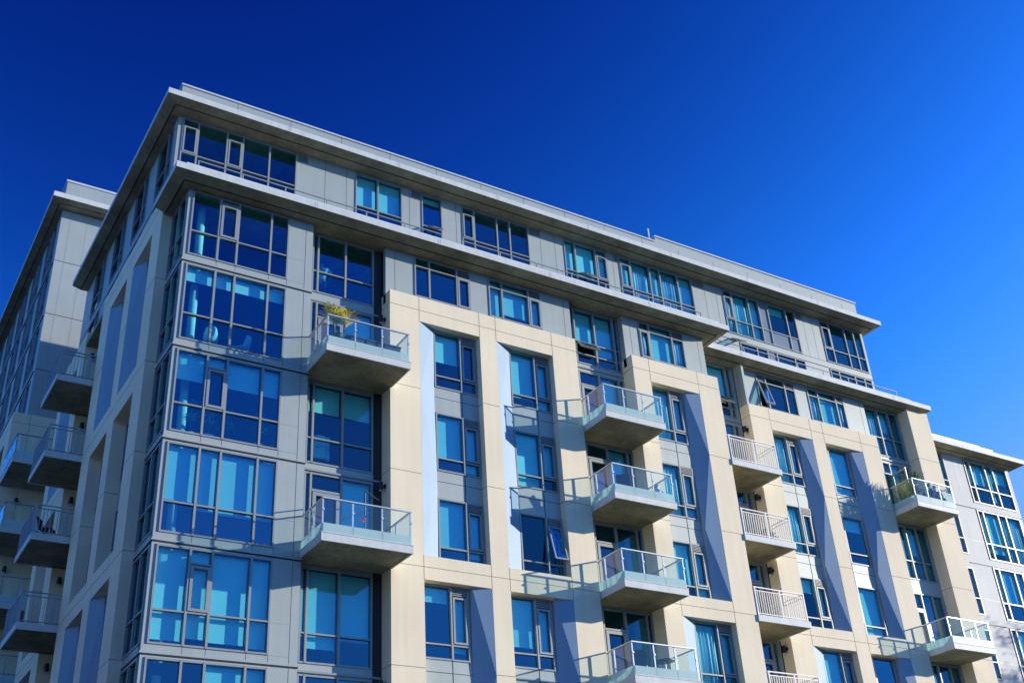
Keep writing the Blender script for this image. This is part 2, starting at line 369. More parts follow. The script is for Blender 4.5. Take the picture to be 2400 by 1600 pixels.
# --- recess A
P = FR(.42); ra = MB()
hs_ = [(4.36, 6.62, .30, 2.6), (4.36, 6.62, -2.72, -.06), (4.36, 6.62, -5.80, -3.04), (4.36, 6.62, -8.72, -6.10), (4.36, 6.62, -11.80, -9.04), (4.36, 6.62, -14.7, -12.1)]
ra.grid(P, [4.2, 6.9], [ZB, 2.66], hs_, -.2, 0, 'panel')
for z in (-.03, -6.03, -12.03): ra.box(P, 4.25, 6.85, 0.001, .05, z-.03, z+.03, 'frame')
ra.build('recess_wall', BLD)
UA = [4.36, 4.57, 5.56, 6.60]
for (a, b_, c, e) in hs_:
    if e in (2.6, -3.04, -9.04):
        bl_ = {2.6: None, -3.04: [(0, -3.95), (1, -3.95), (2, -3.95)], -9.04: [(0, -11.0), (1, -11.3), (2, -11.0)]}[e]
        window(BLD, P, UA, c, e, [c+.84], {}, bl_)
    else:
        o_ = window(BLD, P, UA, c, e, [], {}, None, 'balcony_door')
        d_ = MB(); bars(d_, P, 4.63, 5.50, c, e-.62, .11, -.03, .05); d_.box(P, 4.6, 5.53, -.03, .04, e-.6, e-.53, 'frame')
        d_.box(P, 4.66, 4.69, .05, .09, c+.95, c+1.2, 'steel'); d_.build('door_leaf', o_)
        w = MB(); w.box(P, 5.60, 6.56, -.2, -.195, c+.7, e-.02, 'blind'); w.build('blind', o_)
pj = MB(); pj.box(XYZ, 6.62, 6.9, .40, .415, -14.7, 2.6, 'dark'); pj.build('recess_jamb', BLD)
# --- cream frames on the street side
def cream_frame(cols, opens, Y, yb, zt, name='stone_frame', beams=None, topz=None):
    P = FR(Y); mb = MB(); hol = []
    for (a, b_) in opens:
        hol += [(a, b_, -8.42, -.22), (a, b_, -17.42, -9.17)]
    mb.grid(P, cols, [ZB, zt], hol, -(yb-Y), 0, 'cream')
    j = mb; D = -(yb-Y)
    edges = [cols[0]]+[q for o_ in opens for q in o_]+[cols[1]]
    for k in range(0, 7):
        z = FL(k)
        if k in (0, 3, 6): groove(j, P, cols[0], cols[1], D+.02, 0, z)
        else:
            for i in range(0, len(edges), 2): groove(j, P, edges[i], edges[i+1], D+.02, 0, z)
    for o_ in opens:
        for u in o_:
            vgroove(j, P, u, 0, -.22, zt, .012); vgroove(j, P, u, 0, -9.17, -8.42, .012)
    mb.build(name, BLD)
cream_frame([6.9, 14.4], [(7.99, 10.33), (10.99, 13.34)], -.22, .40, .75)
cream_frame([16.97, 21.18], [(17.76, 20.12)], -.22, 1.46, .75)
cream_frame([23.8, 31.32], [(24.9, 27.2), (27.93, 30.2)], .93, 1.46, .75)
mb = MB(); mb.box(XYZ, 33.9, 35.27, .93, 3.7, ZB, 2.72, 'cream')
for k in range(0, 7): groove(mb, FR(.93), 33.9, 35.27, -2.6, 0, FL(k))
mb.build('stone_column', BLD)
# --- infill inside each opening
LEV = [(-2.42, -.22), (-5.42, -3.35), (-8.42, -6.35), (-11.42, -9.17), (-14.42, -12.35)]
def infill(P, a, b_, split, side_up, side_lo, blup, blow, mirror=False):
    out = []
    for part in (0, 1):
        side = side_up if part == 0 else side_lo
        lv = LEV[:3] if part == 0 else LEV[3:]
        zt, zb = (-.22, -8.42) if part == 0 else (-9.17, -17.42)
        if side == 'L': wl, wr = a+.68, b_-.03
        elif side == 'R': wl, wr = a+.03, b_-.70
        else: wl, wr = a+.05, b_-.05
        m = wl+(wr-wl)*(.63 if not mirror else .22)
        us = [wl, m, wr]
        mb = MB(); mb.grid(P, [a, b_], [zb, zt], [(wl, wr, c, e) for c, e in lv], -.18, 0, 'panel')
        ztrim = [FL(k) for k in (1, 2, 4, 5) if zb < FL(k) < zt]
        for z in ztrim: mb.box(P, a+.01, b_-.01, 0, .004, z-.008, z+.008, 'dark')
        for (c, e) in lv[:-1] if part == 0 else lv:
            mb.box(P, m-.012, m+.012, 0, .004, c-.93, c, 'dark')
        mb.build('spandrel_wall', BLD)
        lc = 1 if not mirror else 0
        for i, (c, e) in enumerate(lv):
            blz = (blup if part == 0 else blow)[i]
            cell = {(lc, 1): 'casement', (lc, 2): 'louvre'}
            tz = [c+.45, e-.27]
            f = window(BLD, P, us, c, e, [c+.45], {}, [(q, zz) for q, zz in enumerate(blz) if zz is not None], 'window')
            # louvre box and casement in the narrow light
            ua, ub = (us[1]+.035, us[2]-.056) if not mirror else (us[0]+.056, us[1]-.035)
            l = MB(); l.box(P, ua, ub, -.05, .012, e-.30, e-.05, 'louvre')
            for q in range(4): l.box(P, ua+.01, ub-.01, .012, .035, e-.285+q*.058, e-.262+q*.058, 'slat')
            l.build('louvre', f)
            if (part, i, round(a)) == (0, 2, 11):
                ang = math.radians(14); ee = e-.33
                P2 = lambda u, d, z: P(u, d*math.cos(ang)+(ee-z)*math.sin(ang)+.03, ee-(ee-z)*math.cos(ang)+d*math.sin(ang))
                w = MB(); bars(w, P2, ua, ub, c+.5, ee, .055, -.02, .03); w.box(P2, ua+.05, ub-.05, .0, .012, c+.55, ee-.05, 'glass'); w.build('open_sash', f)
            else:
                w = MB(); bars(w, P, ua+.015, ub-.015, c+.5, e-.33, .06, -.03, .045); w.build('casement', f)
        if side:
            s_ = MB()
            lvz = [FL(1), FL(2)] if part == 0 else [FL(4), FL(5)]
            uf, uw = (a+.004, a+.66) if side == 'L' else (b_-.004, b_-.64)
            splay(s_, P, uf, uw, .297, .05 if side == 'L' else .165, .006, zt-.003, zb+.003, lvz)
            s_.build('splayed_reveal', BLD)
            for z in lvz:
                pass
N = None
infill(FR(.08), 7.99, 10.33, 0, 'L', 'R', [(-1.3, N), (-4.9, -5.2), (-7.9, -8.1)], [(-9.65, -11.1), (N, -14.0)])
infill(FR(.08), 10.99, 13.34, 0, 'L', 'R', [(-1.95, -2.2), (-5.3, -4.8), (N, N)], [(-10.7, -10.9), (-14.0, N)])
infill(FR(.08), 17.76, 20.12, 0, 'R', 'L', [(-2.3, -1.9), (-5.3, -5.2), (-7.9, -8.2)], [(-11.3, -11.0), (-14.2, N)])
infill(FR(1.23), 24.9, 27.2, 0, 'R', 'L', [(-2.3, -1.9), (-5.2, -5.0), (-6.9, -7.9)], [(-10.4, -11.2), (-13.2, N)])
infill(FR(1.23), 27.93, 30.2, 0, 'R', 'R', [(-2.0, -2.2), (N, -3.9), (-7.9, -8.2)], [(-11, N), (N, N)], True)
# --- attic walls
def attic(P, x0, x1, wins, zbot=.4):
    mb = MB(); mb.grid(P, [x0, x1], [zbot, 2.66], [(w[0][0], w[0][-1], .98, 2.6) for w in wins], -.18, 0, 'panel')
    for u in (x0+.35, x1-.28): vgroove(mb, P, u, 0, .78, 2.6, .010, 'dark')
    mb.build('attic_wall', BLD)
    for us, cells, bl_ in wins:
        window(BLD, P, us, .98, 2.6, [2.24], cells, bl_, 'window')
attic(FR(.10), 6.9, 14.52, [([8.0, 8.58, 9.68, 10.23], {(2, 1): 'louvre', (2, 0): 'casement'}, None), ([10.98, 11.54, 12.68, 13.22], {(2, 1): 'louvre', (2, 0): 'casement'}, [(0, 1.05), (1, 1.35), (2, 1.05)])])
attic(FR(.10), 16.97, 21.0, [([17.73, 18.24, 19.36, 19.96], {(0, 0): 'casement', (2, 1): 'louvre'}, [(0, 1.05), (1, 1.05), (2, 1.2)])])
attic(FR(1.30), 23.82, 31.42, [([24.9, 25.43, 26.52, 27.12], {(0, 0): 'open', (0, 1): 'louvre', (2, 1): 'louvre'}, None), ([27.87, 28.5, 29.6, 30.1], {(2, 1): 'louvre'}, [(0, 1.05), (1, 1.05), (2, 1.05)])])
for bx_ in ((14.34, 14.52, .101, .40), (16.97, 17.1, .285, .40), (20.8, 20.99, .285, 1.45), (23.83, 23.95, 1.0, 1.29)):
    mb = MB(); mb.box(XYZ, bx_[0], bx_[1], bx_[2], bx_[3], .751, 2.66, 'panel'); mb.build('attic_cheek', BLD)
# --- recesses with balconies on every floor (2, 3) and recess 4
def recess(Y, x0, x1, us, door_i, every=1, dz=0, bl_top=None, awning=False, louv=None):
    P = FR(Y); mb = MB(); hol = [(us[0], us[-1], .22, 2.6)]
    tops = []
    if every == 1:
        hol.append((us[0], us[-1], -2.76, -.1)); tops.append(-.1)
        for k in range(2, 6): hol.append((us[0], us[-1], FL(k)+.02, FL(k-1)-.26)); tops.append(FL(k-1)-.26)
    else:
        for k in (1, 3): hol += [(us[0], us[-1], FL(k)+.02, FL(k-1)-.30), (us[0], us[-1], FL(k+1)+.30, FL(k)-.26)]
    mb.grid(P, [x0, x1], [ZB, 2.66], hol, -.2, 0, 'panel')
    mb.box(P, x0+.02, x1-.02, .001, .05, .02, .07, 'frame')
    mb.build('recess_wall', BLD)
    for n, (a, b_, c, e) in enumerate(hol):
        if n == 0:
            ce = {}
            if awning: ce = {(1, 0): 'awning'}
            if louv: ce.update(louv)
            window(BLD, P, us, c, e, [1.15] if not awning else [.65, 1.15], ce if not awning else {(1, 1): 'awning'}, bl_top)
        elif every == 2 and n % 2 == 0:
            window(BLD, P, us, c, e, [c+.82], {}, [(0, c+.1), (1, c+1.2)] if n == 2 else [(0, c+.1)])
        else:
            o_ = window(BLD, P, us, c, e, [], {}, None, 'balcony_door')
            i = door_i; d_ = MB(); ztop = e-.62 if n <= 2 else e-.75
            bars(d_, P, us[i]+.05, us[i+1]-.04, c, ztop, .10, -.03, .05)
            if every == 2 and n == 1:
                # this door stands open
                ang = math.radians(80); h0 = us[i+1]-.05
                P2 = lambda u, d, z: P(h0-(h0-u)*math.cos(ang)-d*math.sin(ang), (h0-u)*math.sin(ang)+d*math.cos(ang)+.05, z)
                d_ = MB(); bars(d_, P2, us[i]+.05, h0, c, ztop, .10, -.03, .03); d_.box(P2, us[i]+.14, h0-.09, 0, .012, c+.1, ztop-.1, 'vglass')
            d_.box(P, us[i]+.03, us[i+1]-.03, -.03, .04, ztop+.02, ztop+.08, 'frame')
            d_.build('door_leaf', o_)
            if n in (1, 2):
                w = MB(); w.box(P, us[i+1]+.05, us[i+2]-.05, -.2, -.195, c+.5, e-.05, 'blind'); w.build('blind', o_)
recess(.42, 14.4, 16.97, [14.58, 14.9, 15.82, 16.72, 16.93], 1, 1, bl_top=[(0, 1.3), (1, 1.3), (2, .9)], awning=True)
recess(1.5, 21.18, 23.8, [21.3, 22.2, 23.36, 23.62], 1, 1, bl_top=[(1, 1.0)], awning=True)
recess(1.5, 31.3, 33.9, [31.42, 32.45, 33.15, 33.75], 0, 2, bl_top=[(0, .5), (1, 1.6)])
# --- terrace slabs and roof slab
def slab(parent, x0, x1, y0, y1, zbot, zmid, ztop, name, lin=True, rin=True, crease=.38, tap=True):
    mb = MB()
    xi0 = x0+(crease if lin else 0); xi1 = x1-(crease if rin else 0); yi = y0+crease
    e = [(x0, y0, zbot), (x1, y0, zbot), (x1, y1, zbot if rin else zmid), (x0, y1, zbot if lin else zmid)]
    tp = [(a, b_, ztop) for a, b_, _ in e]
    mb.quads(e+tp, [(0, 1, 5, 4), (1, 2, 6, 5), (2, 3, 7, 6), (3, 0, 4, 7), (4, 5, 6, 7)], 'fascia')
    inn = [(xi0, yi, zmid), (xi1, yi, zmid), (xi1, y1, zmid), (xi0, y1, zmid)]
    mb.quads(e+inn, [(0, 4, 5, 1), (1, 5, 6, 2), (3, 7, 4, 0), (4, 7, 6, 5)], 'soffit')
    o_ = mb.build(name, parent)
    g = MB(); w = .022
    g.box(XYZ, xi0, xi1, yi-w, yi+w, zmid-.006, zmid+.02, 'dark')
    if lin: g.box(XYZ, xi0-w, xi0+w, yi+w, y1-.05, zmid-.006, zmid+.02, 'dark')
    if rin: g.box(XYZ, xi1-w, xi1+w, yi+w, y1-.05, zmid-.006, zmid+.02, 'dark')
    for q in range(1, int((x1-x0)/4.6)+1):
        xx = x0+q*4.6
        if xx < x1-.5: g.box(XYZ, xx-.006, xx+.006, y0-.003, y0+.01, zbot+.01, ztop-.01, 'frame'); g.box(XYZ, xx+.07, xx+.08, y0-.003, y0+.01, zbot+.03, ztop-.03, 'frame')
    g.build('slab_joint', o_)
    return o_
slab(BLD, -.66, 21.80, -.72, 1.62, 2.80, 2.665, 3.03, 'terrace_slab', True, True)
slab(BLD, 19.0, 35.33, .66, 1.7, 2.79, 2.66, 3.02, 'terrace_slab', False, True)
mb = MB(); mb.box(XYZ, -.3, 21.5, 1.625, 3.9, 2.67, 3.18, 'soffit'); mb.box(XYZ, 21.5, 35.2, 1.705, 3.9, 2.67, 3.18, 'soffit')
mb.box(XYZ, -.30, 21.5, -.52, -.42, 3.03, 3.24, 'fascia'); mb.box(XYZ, -.30, -.2, -.42, 1.6, 3.03, 3.24, 'fascia'); mb.box(XYZ, 21.9, 34.25, .84, .94, 3.02, 3.2, 'fascia'); mb.build('terrace_curb', BLD)
tr_ = MB()
for (xa, xb, yy) in ((.3, 9.4, .5), (10.2, 21.6, .5), (21.9, 34.8, 1.9)):
    tr_.box(XYZ, xa, xb, yy-.018, yy+.018, 4.25, 4.28, 'frame')
    n = int((xb-xa)/1.5)
    for q in range(n+1):
        xx = xa+.03+(xb-xa-.06)*q/n; tr_.box(XYZ, xx-.02, xx+.02, yy-.015, yy+.015, 3.18, 4.25, 'frame')
tr_.build('terrace_railing', BLD)
slab(BLD, -.38, 36.3, 2.88, 17.0, 8.92, 8.80, 9.16, 'roof')
mb = MB(); mb.box(XYZ, .3, 22.6, 3.75, 16.4, 9.16, 10.27, 'panel'); mb.box(XYZ, 22.6, 35.75, 3.75, 16.4, 9.16, 10.57, 'panel')
mb.box(XYZ, .26, 22.56, 3.70, 16.4, 10.27, 10.33, 'cap'); mb.box(XYZ, 22.56, 35.80, 3.70, 16.4, 10.57, 10.63, 'cap')
for q in range(1, 17): 
    xx = .3+q*2.15
    if xx < 35.5: mb.box(XYZ, xx-.006, xx+.006, 3.747, 3.76, 9.2, 10.24, 'dark')
mb.build('parapet', BLD)
mb = MB(); mb.box(XYZ, 22.30, 22.36, 3.8, 3.86, 10.33, 11.0, 'cap'); mb.quads([(22.33, 3.84, 10.95), (22.33, 3.84, 10.33), (22.33, 6.2, 10.33), (22.31, 3.84, 10.95), (22.31, 3.84, 10.33), (22.31, 6.2, 10.33)], [(0, 1, 2), (3, 5, 4), (0, 3, 4, 1), (1, 4, 5, 2), (2, 5, 3, 0)], 'vglass')
mb.build('wind_screen', BLD)
# --- penthouse
P = FR(3.75); pw = MB()
PW = [([.47, 1.06, 2.16, 2.77, 3.82, 4.92], {}, None), ([7.38, 8.35, 9.42], {}, [(0, 7.3), (1, 7.3)]), ([10.30, 11.24], {}, [(0, 8.45)]),
      ([12.17, 12.75, 13.86, 14.49, 15.45], {}, None), ([17.27, 17.85, 18.95, 19.57], {}, [(0, 7.2), (1, 7.2), (2, 7.3)]),
      ([20.24, 20.87, 21.95, 22.54, 23.58, 24.45], {}, [(0, 7.3), (1, 6.5), (2, 7.0), (3, 6.6), (4, 7.0)]),
      ([26.29, 26.86, 27.90, 28.57, 29.14, 30.35, 30.98], {(3, 0): 'infill', (3, 1): 'infill', (4, 0): 'infill', (5, 0): 'infill'}, [(0, 6.5), (1, 6.4), (2, 6.5), (4, 8.3)]),
      ([32.66, 33.27, 34.35, 35.0, 35.58], {}, None)]
hol = [(w[0][0], w[0][-1], 6.36, 8.74) for w in PW]
LW = [[22.9, 23.9, 24.9], [26.9, 27.94, 28.6, 29.2, 30.37, 31.05], [32.7, 33.3, 34.4, 35.07, 35.6]]
hol2 = [(w[0], w[-1], 3.35, 5.97) for w in LW]+[(a, a+2.6, 3.35, 5.97) for a in (1, 5, 9.3, 12.6, 17)]
pw.grid(P, [.3, 35.72], [3.18, 8.81], hol+hol2, -.2, 0, 'panel')
for (a, b_) in ((4.98, 5.35), (9.86, 10.27), (15.5, 16.02), (24.5, 25.15), (31.05, 31.42), (20.0, 20.2)):
    pw.box(P, a, b_, .001, .012, 8.42, 8.72, 'louvre')
    for q in range(5): pw.box(P, a+.01, b_-.01, .012, .022, 8.44+q*.055, 8.46+q*.055, 'slat')
for u in (6.1, 7.0, 9.75, 11.9, 16.05, 16.8, 19.9, 25.2, 25.9, 31.5, 32.1): vgroove(pw, P, u, 0, 6.35, 8.8, .010, 'dark')
pw.box(P, .3, 35.72, .001, .012, 5.99, 6.02, 'dark'); pw.box(P, .3, 35.72, .001, .006, 6.33, 6.342, 'dark')
pw.build('penthouse_wall', BLD)
mb = MB(); PLp = LF(.3); hh = []
yy = 4.2
while yy < 15.5:
    hh.append((yy, yy+1.9, 6.36, 8.74)); hh.append((yy, yy+1.9, 3.5, 5.97)); yy += 3.1
mb.grid(PLp, [3.951, 16.9], [3.18, 8.81], hh, -.2, 0, 'panel'); mb.box(PLp, 3.95, 16.9, .001, .012, 5.99, 6.03, 'dark'); mb.build('penthouse_side_wall', BLD)
for (a, b_, c, e) in hh: window(BLD, PLp, [a, a+.6, b_], c, e, [c+.8], {}, None, 'side_window')
for n, (us, ce, bl_) in enumerate(PW):
    lab = 'window with three opaque grey panels' if n == 6 else None
    o_ = window(BLD, P, us, 6.36, 8.74, [7.15], ce, bl_, 'window', label=lab)
    cs_ = {0: [0, 2], 3: [0], 5: [0], 6: [0], 7: [0]}.get(n, [])
    if n == 4: cs_ = [2]
    for i in cs_:
        w = MB(); bars(w, P, us[i]+.05, us[i+1]-.04, 7.18, 8.38, .06, -.03, .045); w.build('casement', o_)
for us in LW:
    window(BLD, P, us, 3.35, 5.97, [4.3], {(2, 1): 'infill', (2, 0): 'infill'} if len(us) == 6 else {}, None, 'window')
for a in (1, 5, 9.3, 12.6, 17): window(BLD, P, [a, a+1.3, a+2.6], 3.35, 5.97, [4.3], {}, None, 'window')
# open vents seen just above the terrace slabs
for (ua, ub, zt) in ((10.55, 11.0, 7.14), (18.0, 18.5, 7.14), (26.35, 26.85, 6.02)):
    w = MB(); ang = math.radians(55); L_ = .55
    P2 = lambda u, d, z: P(u, d*math.cos(ang)+(zt-z)*math.sin(ang)+.05, zt-(zt-z)*math.cos(ang)+d*math.sin(ang))
    bars(w, P2, ua, ub, zt-L_, zt, .05, -.02, .03); w.box(P2, ua+.04, ub-.04, 0, .012, zt-L_+.04, zt-.04, 'vglass'); w.build('open_sash', BLD)
# --- left side: frames, recess
def left_frame(y0, y1, opens, X=-.35, xb=.1, zt=3.65, par=BLD):
    P = LF(X); mb = MB(); hol = []
    for (a, b_) in opens: hol += [(a, b_, -2.44, 2.6), (a, b_, -8.45, -3.36), (a, b_, -17.4, -9.22)]
    mb.grid(P, [y0, y1], [ZB, zt], hol, X-xb, 0, 'cream')
    j = mb; e = [y0]+[q for o_ in opens for q in o_]+[y1]
    for k in range(-1, 6):
        if k in (-1, 1, 3): groove(j, P, y0, y1, X-xb+.02, 0, FL(k)-.02)
        else:
            for i in range(0, len(e), 2): groove(j, P, e[i], e[i+1], X-xb+.02, 0, FL(k)-.02)
    mb.build('stone_frame', par)
    Pw = LF(xb-.02)
    for (a, b_) in opens:
        sp = [(2.6, -2.44, 'R'), (-3.36, -8.45, None), (-9.22, -17.4, 'R')]
        lv = [[(.6, 2.5), (-2.4, -.4)], [(-5.4, -3.45), (-8.4, -6.4)], [(-11.4, -9.3), (-14.4, -12.4)]]
        for (zt_, zb_, sd), ls in zip(sp, lv):
            wl, wr = a+.08, (b_-.75 if sd else b_-.08)
            mb = MB(); mb.grid(Pw, [a, b_], [zb_, zt_], [(wl, wr, c, e_) for c, e_ in ls], -.18, 0, 'panel'); mb.build('spandrel_wall', par)
            for c, e_ in ls: window(par, Pw, [wl, wl+(wr-wl)*.6, wr], c, e_, [c+.45], {}, None, 'side_window')
            if sd:
                s_ = MB(); splay(s_, Pw, b_-.004, b_-.62, .425, .14, .006, zt_-.003, zb_+.003, [(zt_+zb_)/2]); s_.build('splayed_reveal', par)
left_frame(1.7, 9.2, [(2.78, 4.97), (5.77, 7.97)])
left_frame(11.75, 15.8, [(12.85, 15.0)])
P = LF(.45); mb = MB(); hol = []
for k in range(-1, 5): hol += [(9.9, 11.4, FL(k)+.1, FL(k)+2.5)]
mb.grid(P, [9.0, 11.9], [ZB, 3.6], hol, -.2, 0, 'panel')
mb.box(LF(.5), 15.7, 20.4, -.2, 0, ZB, 3.6, 'panel'); mb.build('recess_wall', BLD)
for h in hol: window(BLD, P, [h[0], h[0]+.8, h[1]], h[2], h[3], [], {}, None, 'balcony_door')
mb = MB(); mb.box(XYZ, .101, .6, 9.0, 9.2, ZB, 3.6, 'cream'); mb.box(XYZ, .101, .6, 11.75, 11.95, ZB, 3.6, 'cream'); mb.box(XYZ, .101, .6, 1.7, 1.9, -21, 2.6, 'panel')
mb.box(XYZ, -.34, .35, 1.72, 17, 3.0, 3.17, 'soffit'); mb.box(XYZ, .101, .6, 15.6, 15.8, ZB, 3.6, 'cream'); mb.build('recess_cheek', BLD)
# core walls closing the rest of the block
mb = MB(); mb.box(XYZ, .3, 35.5, 16.9, 17.1, ZB, 8.8, 'panel'); mb.box(XYZ, 35.52, 35.72, 3.96, 16.9, ZB, 8.8, 'panel'); mb.box(XYZ, 31.4, 33.9, 1.71, 3.7, 2.4, 2.66, 'soffit'); mb.build('rear_wall', BLD)
# interior floors and partitions
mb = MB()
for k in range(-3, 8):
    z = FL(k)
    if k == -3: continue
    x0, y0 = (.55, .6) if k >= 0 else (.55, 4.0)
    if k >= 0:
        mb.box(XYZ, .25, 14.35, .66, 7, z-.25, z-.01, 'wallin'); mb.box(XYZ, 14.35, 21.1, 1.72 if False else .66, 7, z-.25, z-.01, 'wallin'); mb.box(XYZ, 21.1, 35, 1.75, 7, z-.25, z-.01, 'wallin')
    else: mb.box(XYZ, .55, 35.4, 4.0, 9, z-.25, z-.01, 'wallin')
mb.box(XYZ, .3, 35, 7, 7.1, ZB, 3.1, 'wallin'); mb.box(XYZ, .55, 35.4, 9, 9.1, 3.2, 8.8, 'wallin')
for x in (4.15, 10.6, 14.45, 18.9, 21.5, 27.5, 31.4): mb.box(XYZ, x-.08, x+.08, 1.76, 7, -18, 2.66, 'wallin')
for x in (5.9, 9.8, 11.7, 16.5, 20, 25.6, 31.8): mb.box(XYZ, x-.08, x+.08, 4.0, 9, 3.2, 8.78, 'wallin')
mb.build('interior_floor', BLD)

# --- balconies
def glass_balcony(parent, P, u0, u1, d0, d1, zf, left=True, right=True, frm='steel', faces='fascia'):
    b_ = MB()
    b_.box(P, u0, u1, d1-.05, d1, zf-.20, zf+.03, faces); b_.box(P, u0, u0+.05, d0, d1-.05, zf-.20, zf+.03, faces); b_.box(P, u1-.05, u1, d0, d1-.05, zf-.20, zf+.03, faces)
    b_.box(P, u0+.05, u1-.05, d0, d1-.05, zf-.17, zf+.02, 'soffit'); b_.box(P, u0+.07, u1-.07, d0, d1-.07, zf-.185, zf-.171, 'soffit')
    b_.box(P, u0-.012, u1+.012, d1-.04, d1+.012, zf+.03, zf+.055, faces)
    o_ = b_.build('balcony', parent)
    n = 3; i0, i1, di = u0+.05, u1-.05, d1-.05
    for q in range(n):
        a = i0+(i1-i0)*q/n+.03; c = i0+(i1-i0)*(q+1)/n-.03
        g = MB(); g.box(P, a, c, di+.005, di+.017, zf+.33, zf+1.03, 'bglass'); g.box(P, a-.02, c+.02, di+.0, di+.025, zf+.02, zf+.33, 'frost'); g.build('glass_panel', o_)
    for q in range(n+1):
        u = i0+(i1-i0)*q/n; p_ = MB(); p_.box(P, u-.022, u+.022, di-.03, di, zf+.055, zf+1.05, frm); p_.box(P, u-.035, u+.035, di, di+.03, zf+.70, zf+.76, frm); p_.build('post', o_)
    h = MB(); h.box(P, i0-.03, i1+.03, di-.035, di+.03, zf+1.05, zf+1.085, frm)
    if left: h.box(P, i0-.03, i0+.03, d0, di-.035, zf+1.05, zf+1.085, frm)
    if right: h.box(P, i1-.03, i1+.03, d0, di-.035, zf+1.05, zf+1.085, frm)
    h.build('handrail', o_)
    for sd, on in ((i0, left), (i1, right)):
        if not on: continue
        s1 = -1 if sd == i0 else 1
        mid = (d0+di)/2
        for (a, c) in ((d0+.05, mid-.03), (mid+.03, di-.04)):
            g = MB(); g.box(P, *sorted((sd+s1*.005, sd+s1*.017)), a, c, zf+.33, zf+1.03, 'bglass'); g.box(P, *sorted((sd, sd+s1*.025)), a-.03, c+.02, zf+.02, zf+.33, 'frost'); g.build('glass_panel', o_)
        for dd in (d0+.03, mid):
            p_ = MB(); p_.box(P, sd-.022, sd+.022, dd-.02, dd+.02, zf+.03, zf+1.05, frm); p_.build('post', o_)
    return o_
def picket_balcony(parent, P, u0, u1, d0, d1, zf, left=False, right=True, frm='picket', faces='fascia'):
    b_ = MB(); b_.box(P, u0, u1, d1-.05, d1, zf-.20, zf+.03, faces)
    b_.box(P, u0, u0+.05, d0, d1-.05, zf-.20, zf+.03, faces); b_.box(P, u1-.05, u1, d0, d1-.05, zf-.20, zf+.03, faces)
    b_.box(P, u0+.05, u1-.05, d0, d1-.05, zf-.17, zf+.02, 'soffit')
    o_ = b_.build('balcony', parent)
    i0, i1, di = u0+.06, u1-.10, d1-.06
    def run(A, B, ax):
        r_ = MB(); n = max(2, int(abs(B-A)/.11)); half = (A+B)/2
        bx = (lambda a, c, e, f, m_: r_.box(P, a, c, di-.02, di+.02, e, f, m_)) if ax == 'u' else (lambda a, c, e, f, m_: r_.box(P, X-.02, X+.02, a, c, e, f, m_))
        bx(A, B, zf+1.03, zf+1.07, frm); bx(A+.02, B-.02, zf+.91, zf+.94, frm); bx(A+.02, B-.02, zf+.08, zf+.11, frm)
        for q in range(1, n): u = A+(B-A)*q/n; bx(u-.009, u+.009, zf+.11, zf+.91, frm)
        r_.build('railing', o_)
        for u in (A, half, B):
            if ax == 'd' and u != A and u != half: continue
            p_ = MB()
            if ax == 'u': p_.box(P, u-.025, u+.025, di-.026, di+.026, zf+.03, zf+1.075, frm)
            else: p_.box(P, X-.026, X+.026, u-.025, u+.025, zf+.03, zf+1.075, frm)
            p_.build('post', o_)
    run(i0, i1, 'u')
    for X, on in ((i0, left), (i1, right)):
        if on: run(d0+.03, di-.03, 'd')
    return o_
P0 = FR(0)
for k in (1, 3, 5): glass_balcony(BLD, P0, 4.14, 6.96, -.41, 1.54, FL(k))
for k in range(1, 6): glass_balcony(BLD, P0, 14.43, 17.03, -.41, 1.53, FL(k))
for k in (1, 3, 5): glass_balcony(BLD, P0, 31.36, 33.92, -1.49, .33, FL(k))
for k in range(1, 6): picket_balcony(BLD, P0, 21.19, 23.72, -1.49, .28, FL(k))
PL0 = LF(0)
for k in range(0, 5): picket_balcony(BLD, PL0, 9.25, 11.8, -.44, 1.6, FL(k), left=True, right=False, frm='bluerail')
for k in range(0, 5): glass_balcony(BLD, PL0, 16.85, 19.6, -.4, 1.6, FL(k), frm='bluerail')
print('main objs', len(bpy.data.objects))

# ================================================================== rear block
RB = empty('apartment_building', (6, 32, GZ), 'taller grey block standing behind the left end, its street wall half in shadow', 'building')
P = FR(20.3); mb = MB(); mb.grid(P, [-.88, 12], [ZB, 15.22], [], -.2, 0, 'panel')
for k in range(-5, 3):
    z = FL(k); mb.box(P, -.88, 12, .001, .006, z-.015, z+.012, 'dark')
for u in (-.45, .35, 1.4, 2.4): vgroove(mb, P, u, 0, 3.7, 15.2, .010, 'slat')
mb.build('front_wall', RB)
P = LF(-.88); hh = []
for k in range(-4, 1):
    y = 21.0
    while y < 46: hh.append((y, y+2.3, FL(k)+.35, FL(k)+2.75)); y += 3.3
mb = MB(); mb.grid(P, [20.501, 47], [ZB, 15.22], hh, -.2, 0, 'panel')
for k in range(-5, 2): mb.box(P, 20.501, 47, .001, .05, FL(k)-.04, FL(k), 'panel'); mb.box(P, 20.501, 47, .001, .03, FL(k)-.075, FL(k)-.045, 'dark')
mb.build('side_wall', RB)
for (a, b_, c, e) in hh: window(RB, P, [a, a+.9, a+1.5, b_], c, e, [c+.8], {(1, 1): 'casement'}, [(0, e-.9)] if int(a*7+c*3) % 3 == 0 else None, 'window')
slab(RB, -1.52, 14, 19.45, 48, 15.32, 15.24, 15.6, 'roof')
mb = MB(); mb.box(XYZ, -.88, 13, 20.3, 46, 15.6, 16.98, 'panel'); mb.box(XYZ, -.93, 13, 20.25, 46, 16.98, 17.08, 'cap'); mb.build('parapet', RB)
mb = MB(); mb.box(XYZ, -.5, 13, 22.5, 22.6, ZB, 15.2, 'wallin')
for k in range(-5, 4): mb.box(XYZ, -.6, 1.8, 20.6, 46, FL(k)-.24, FL(k)-.01, 'wallin')
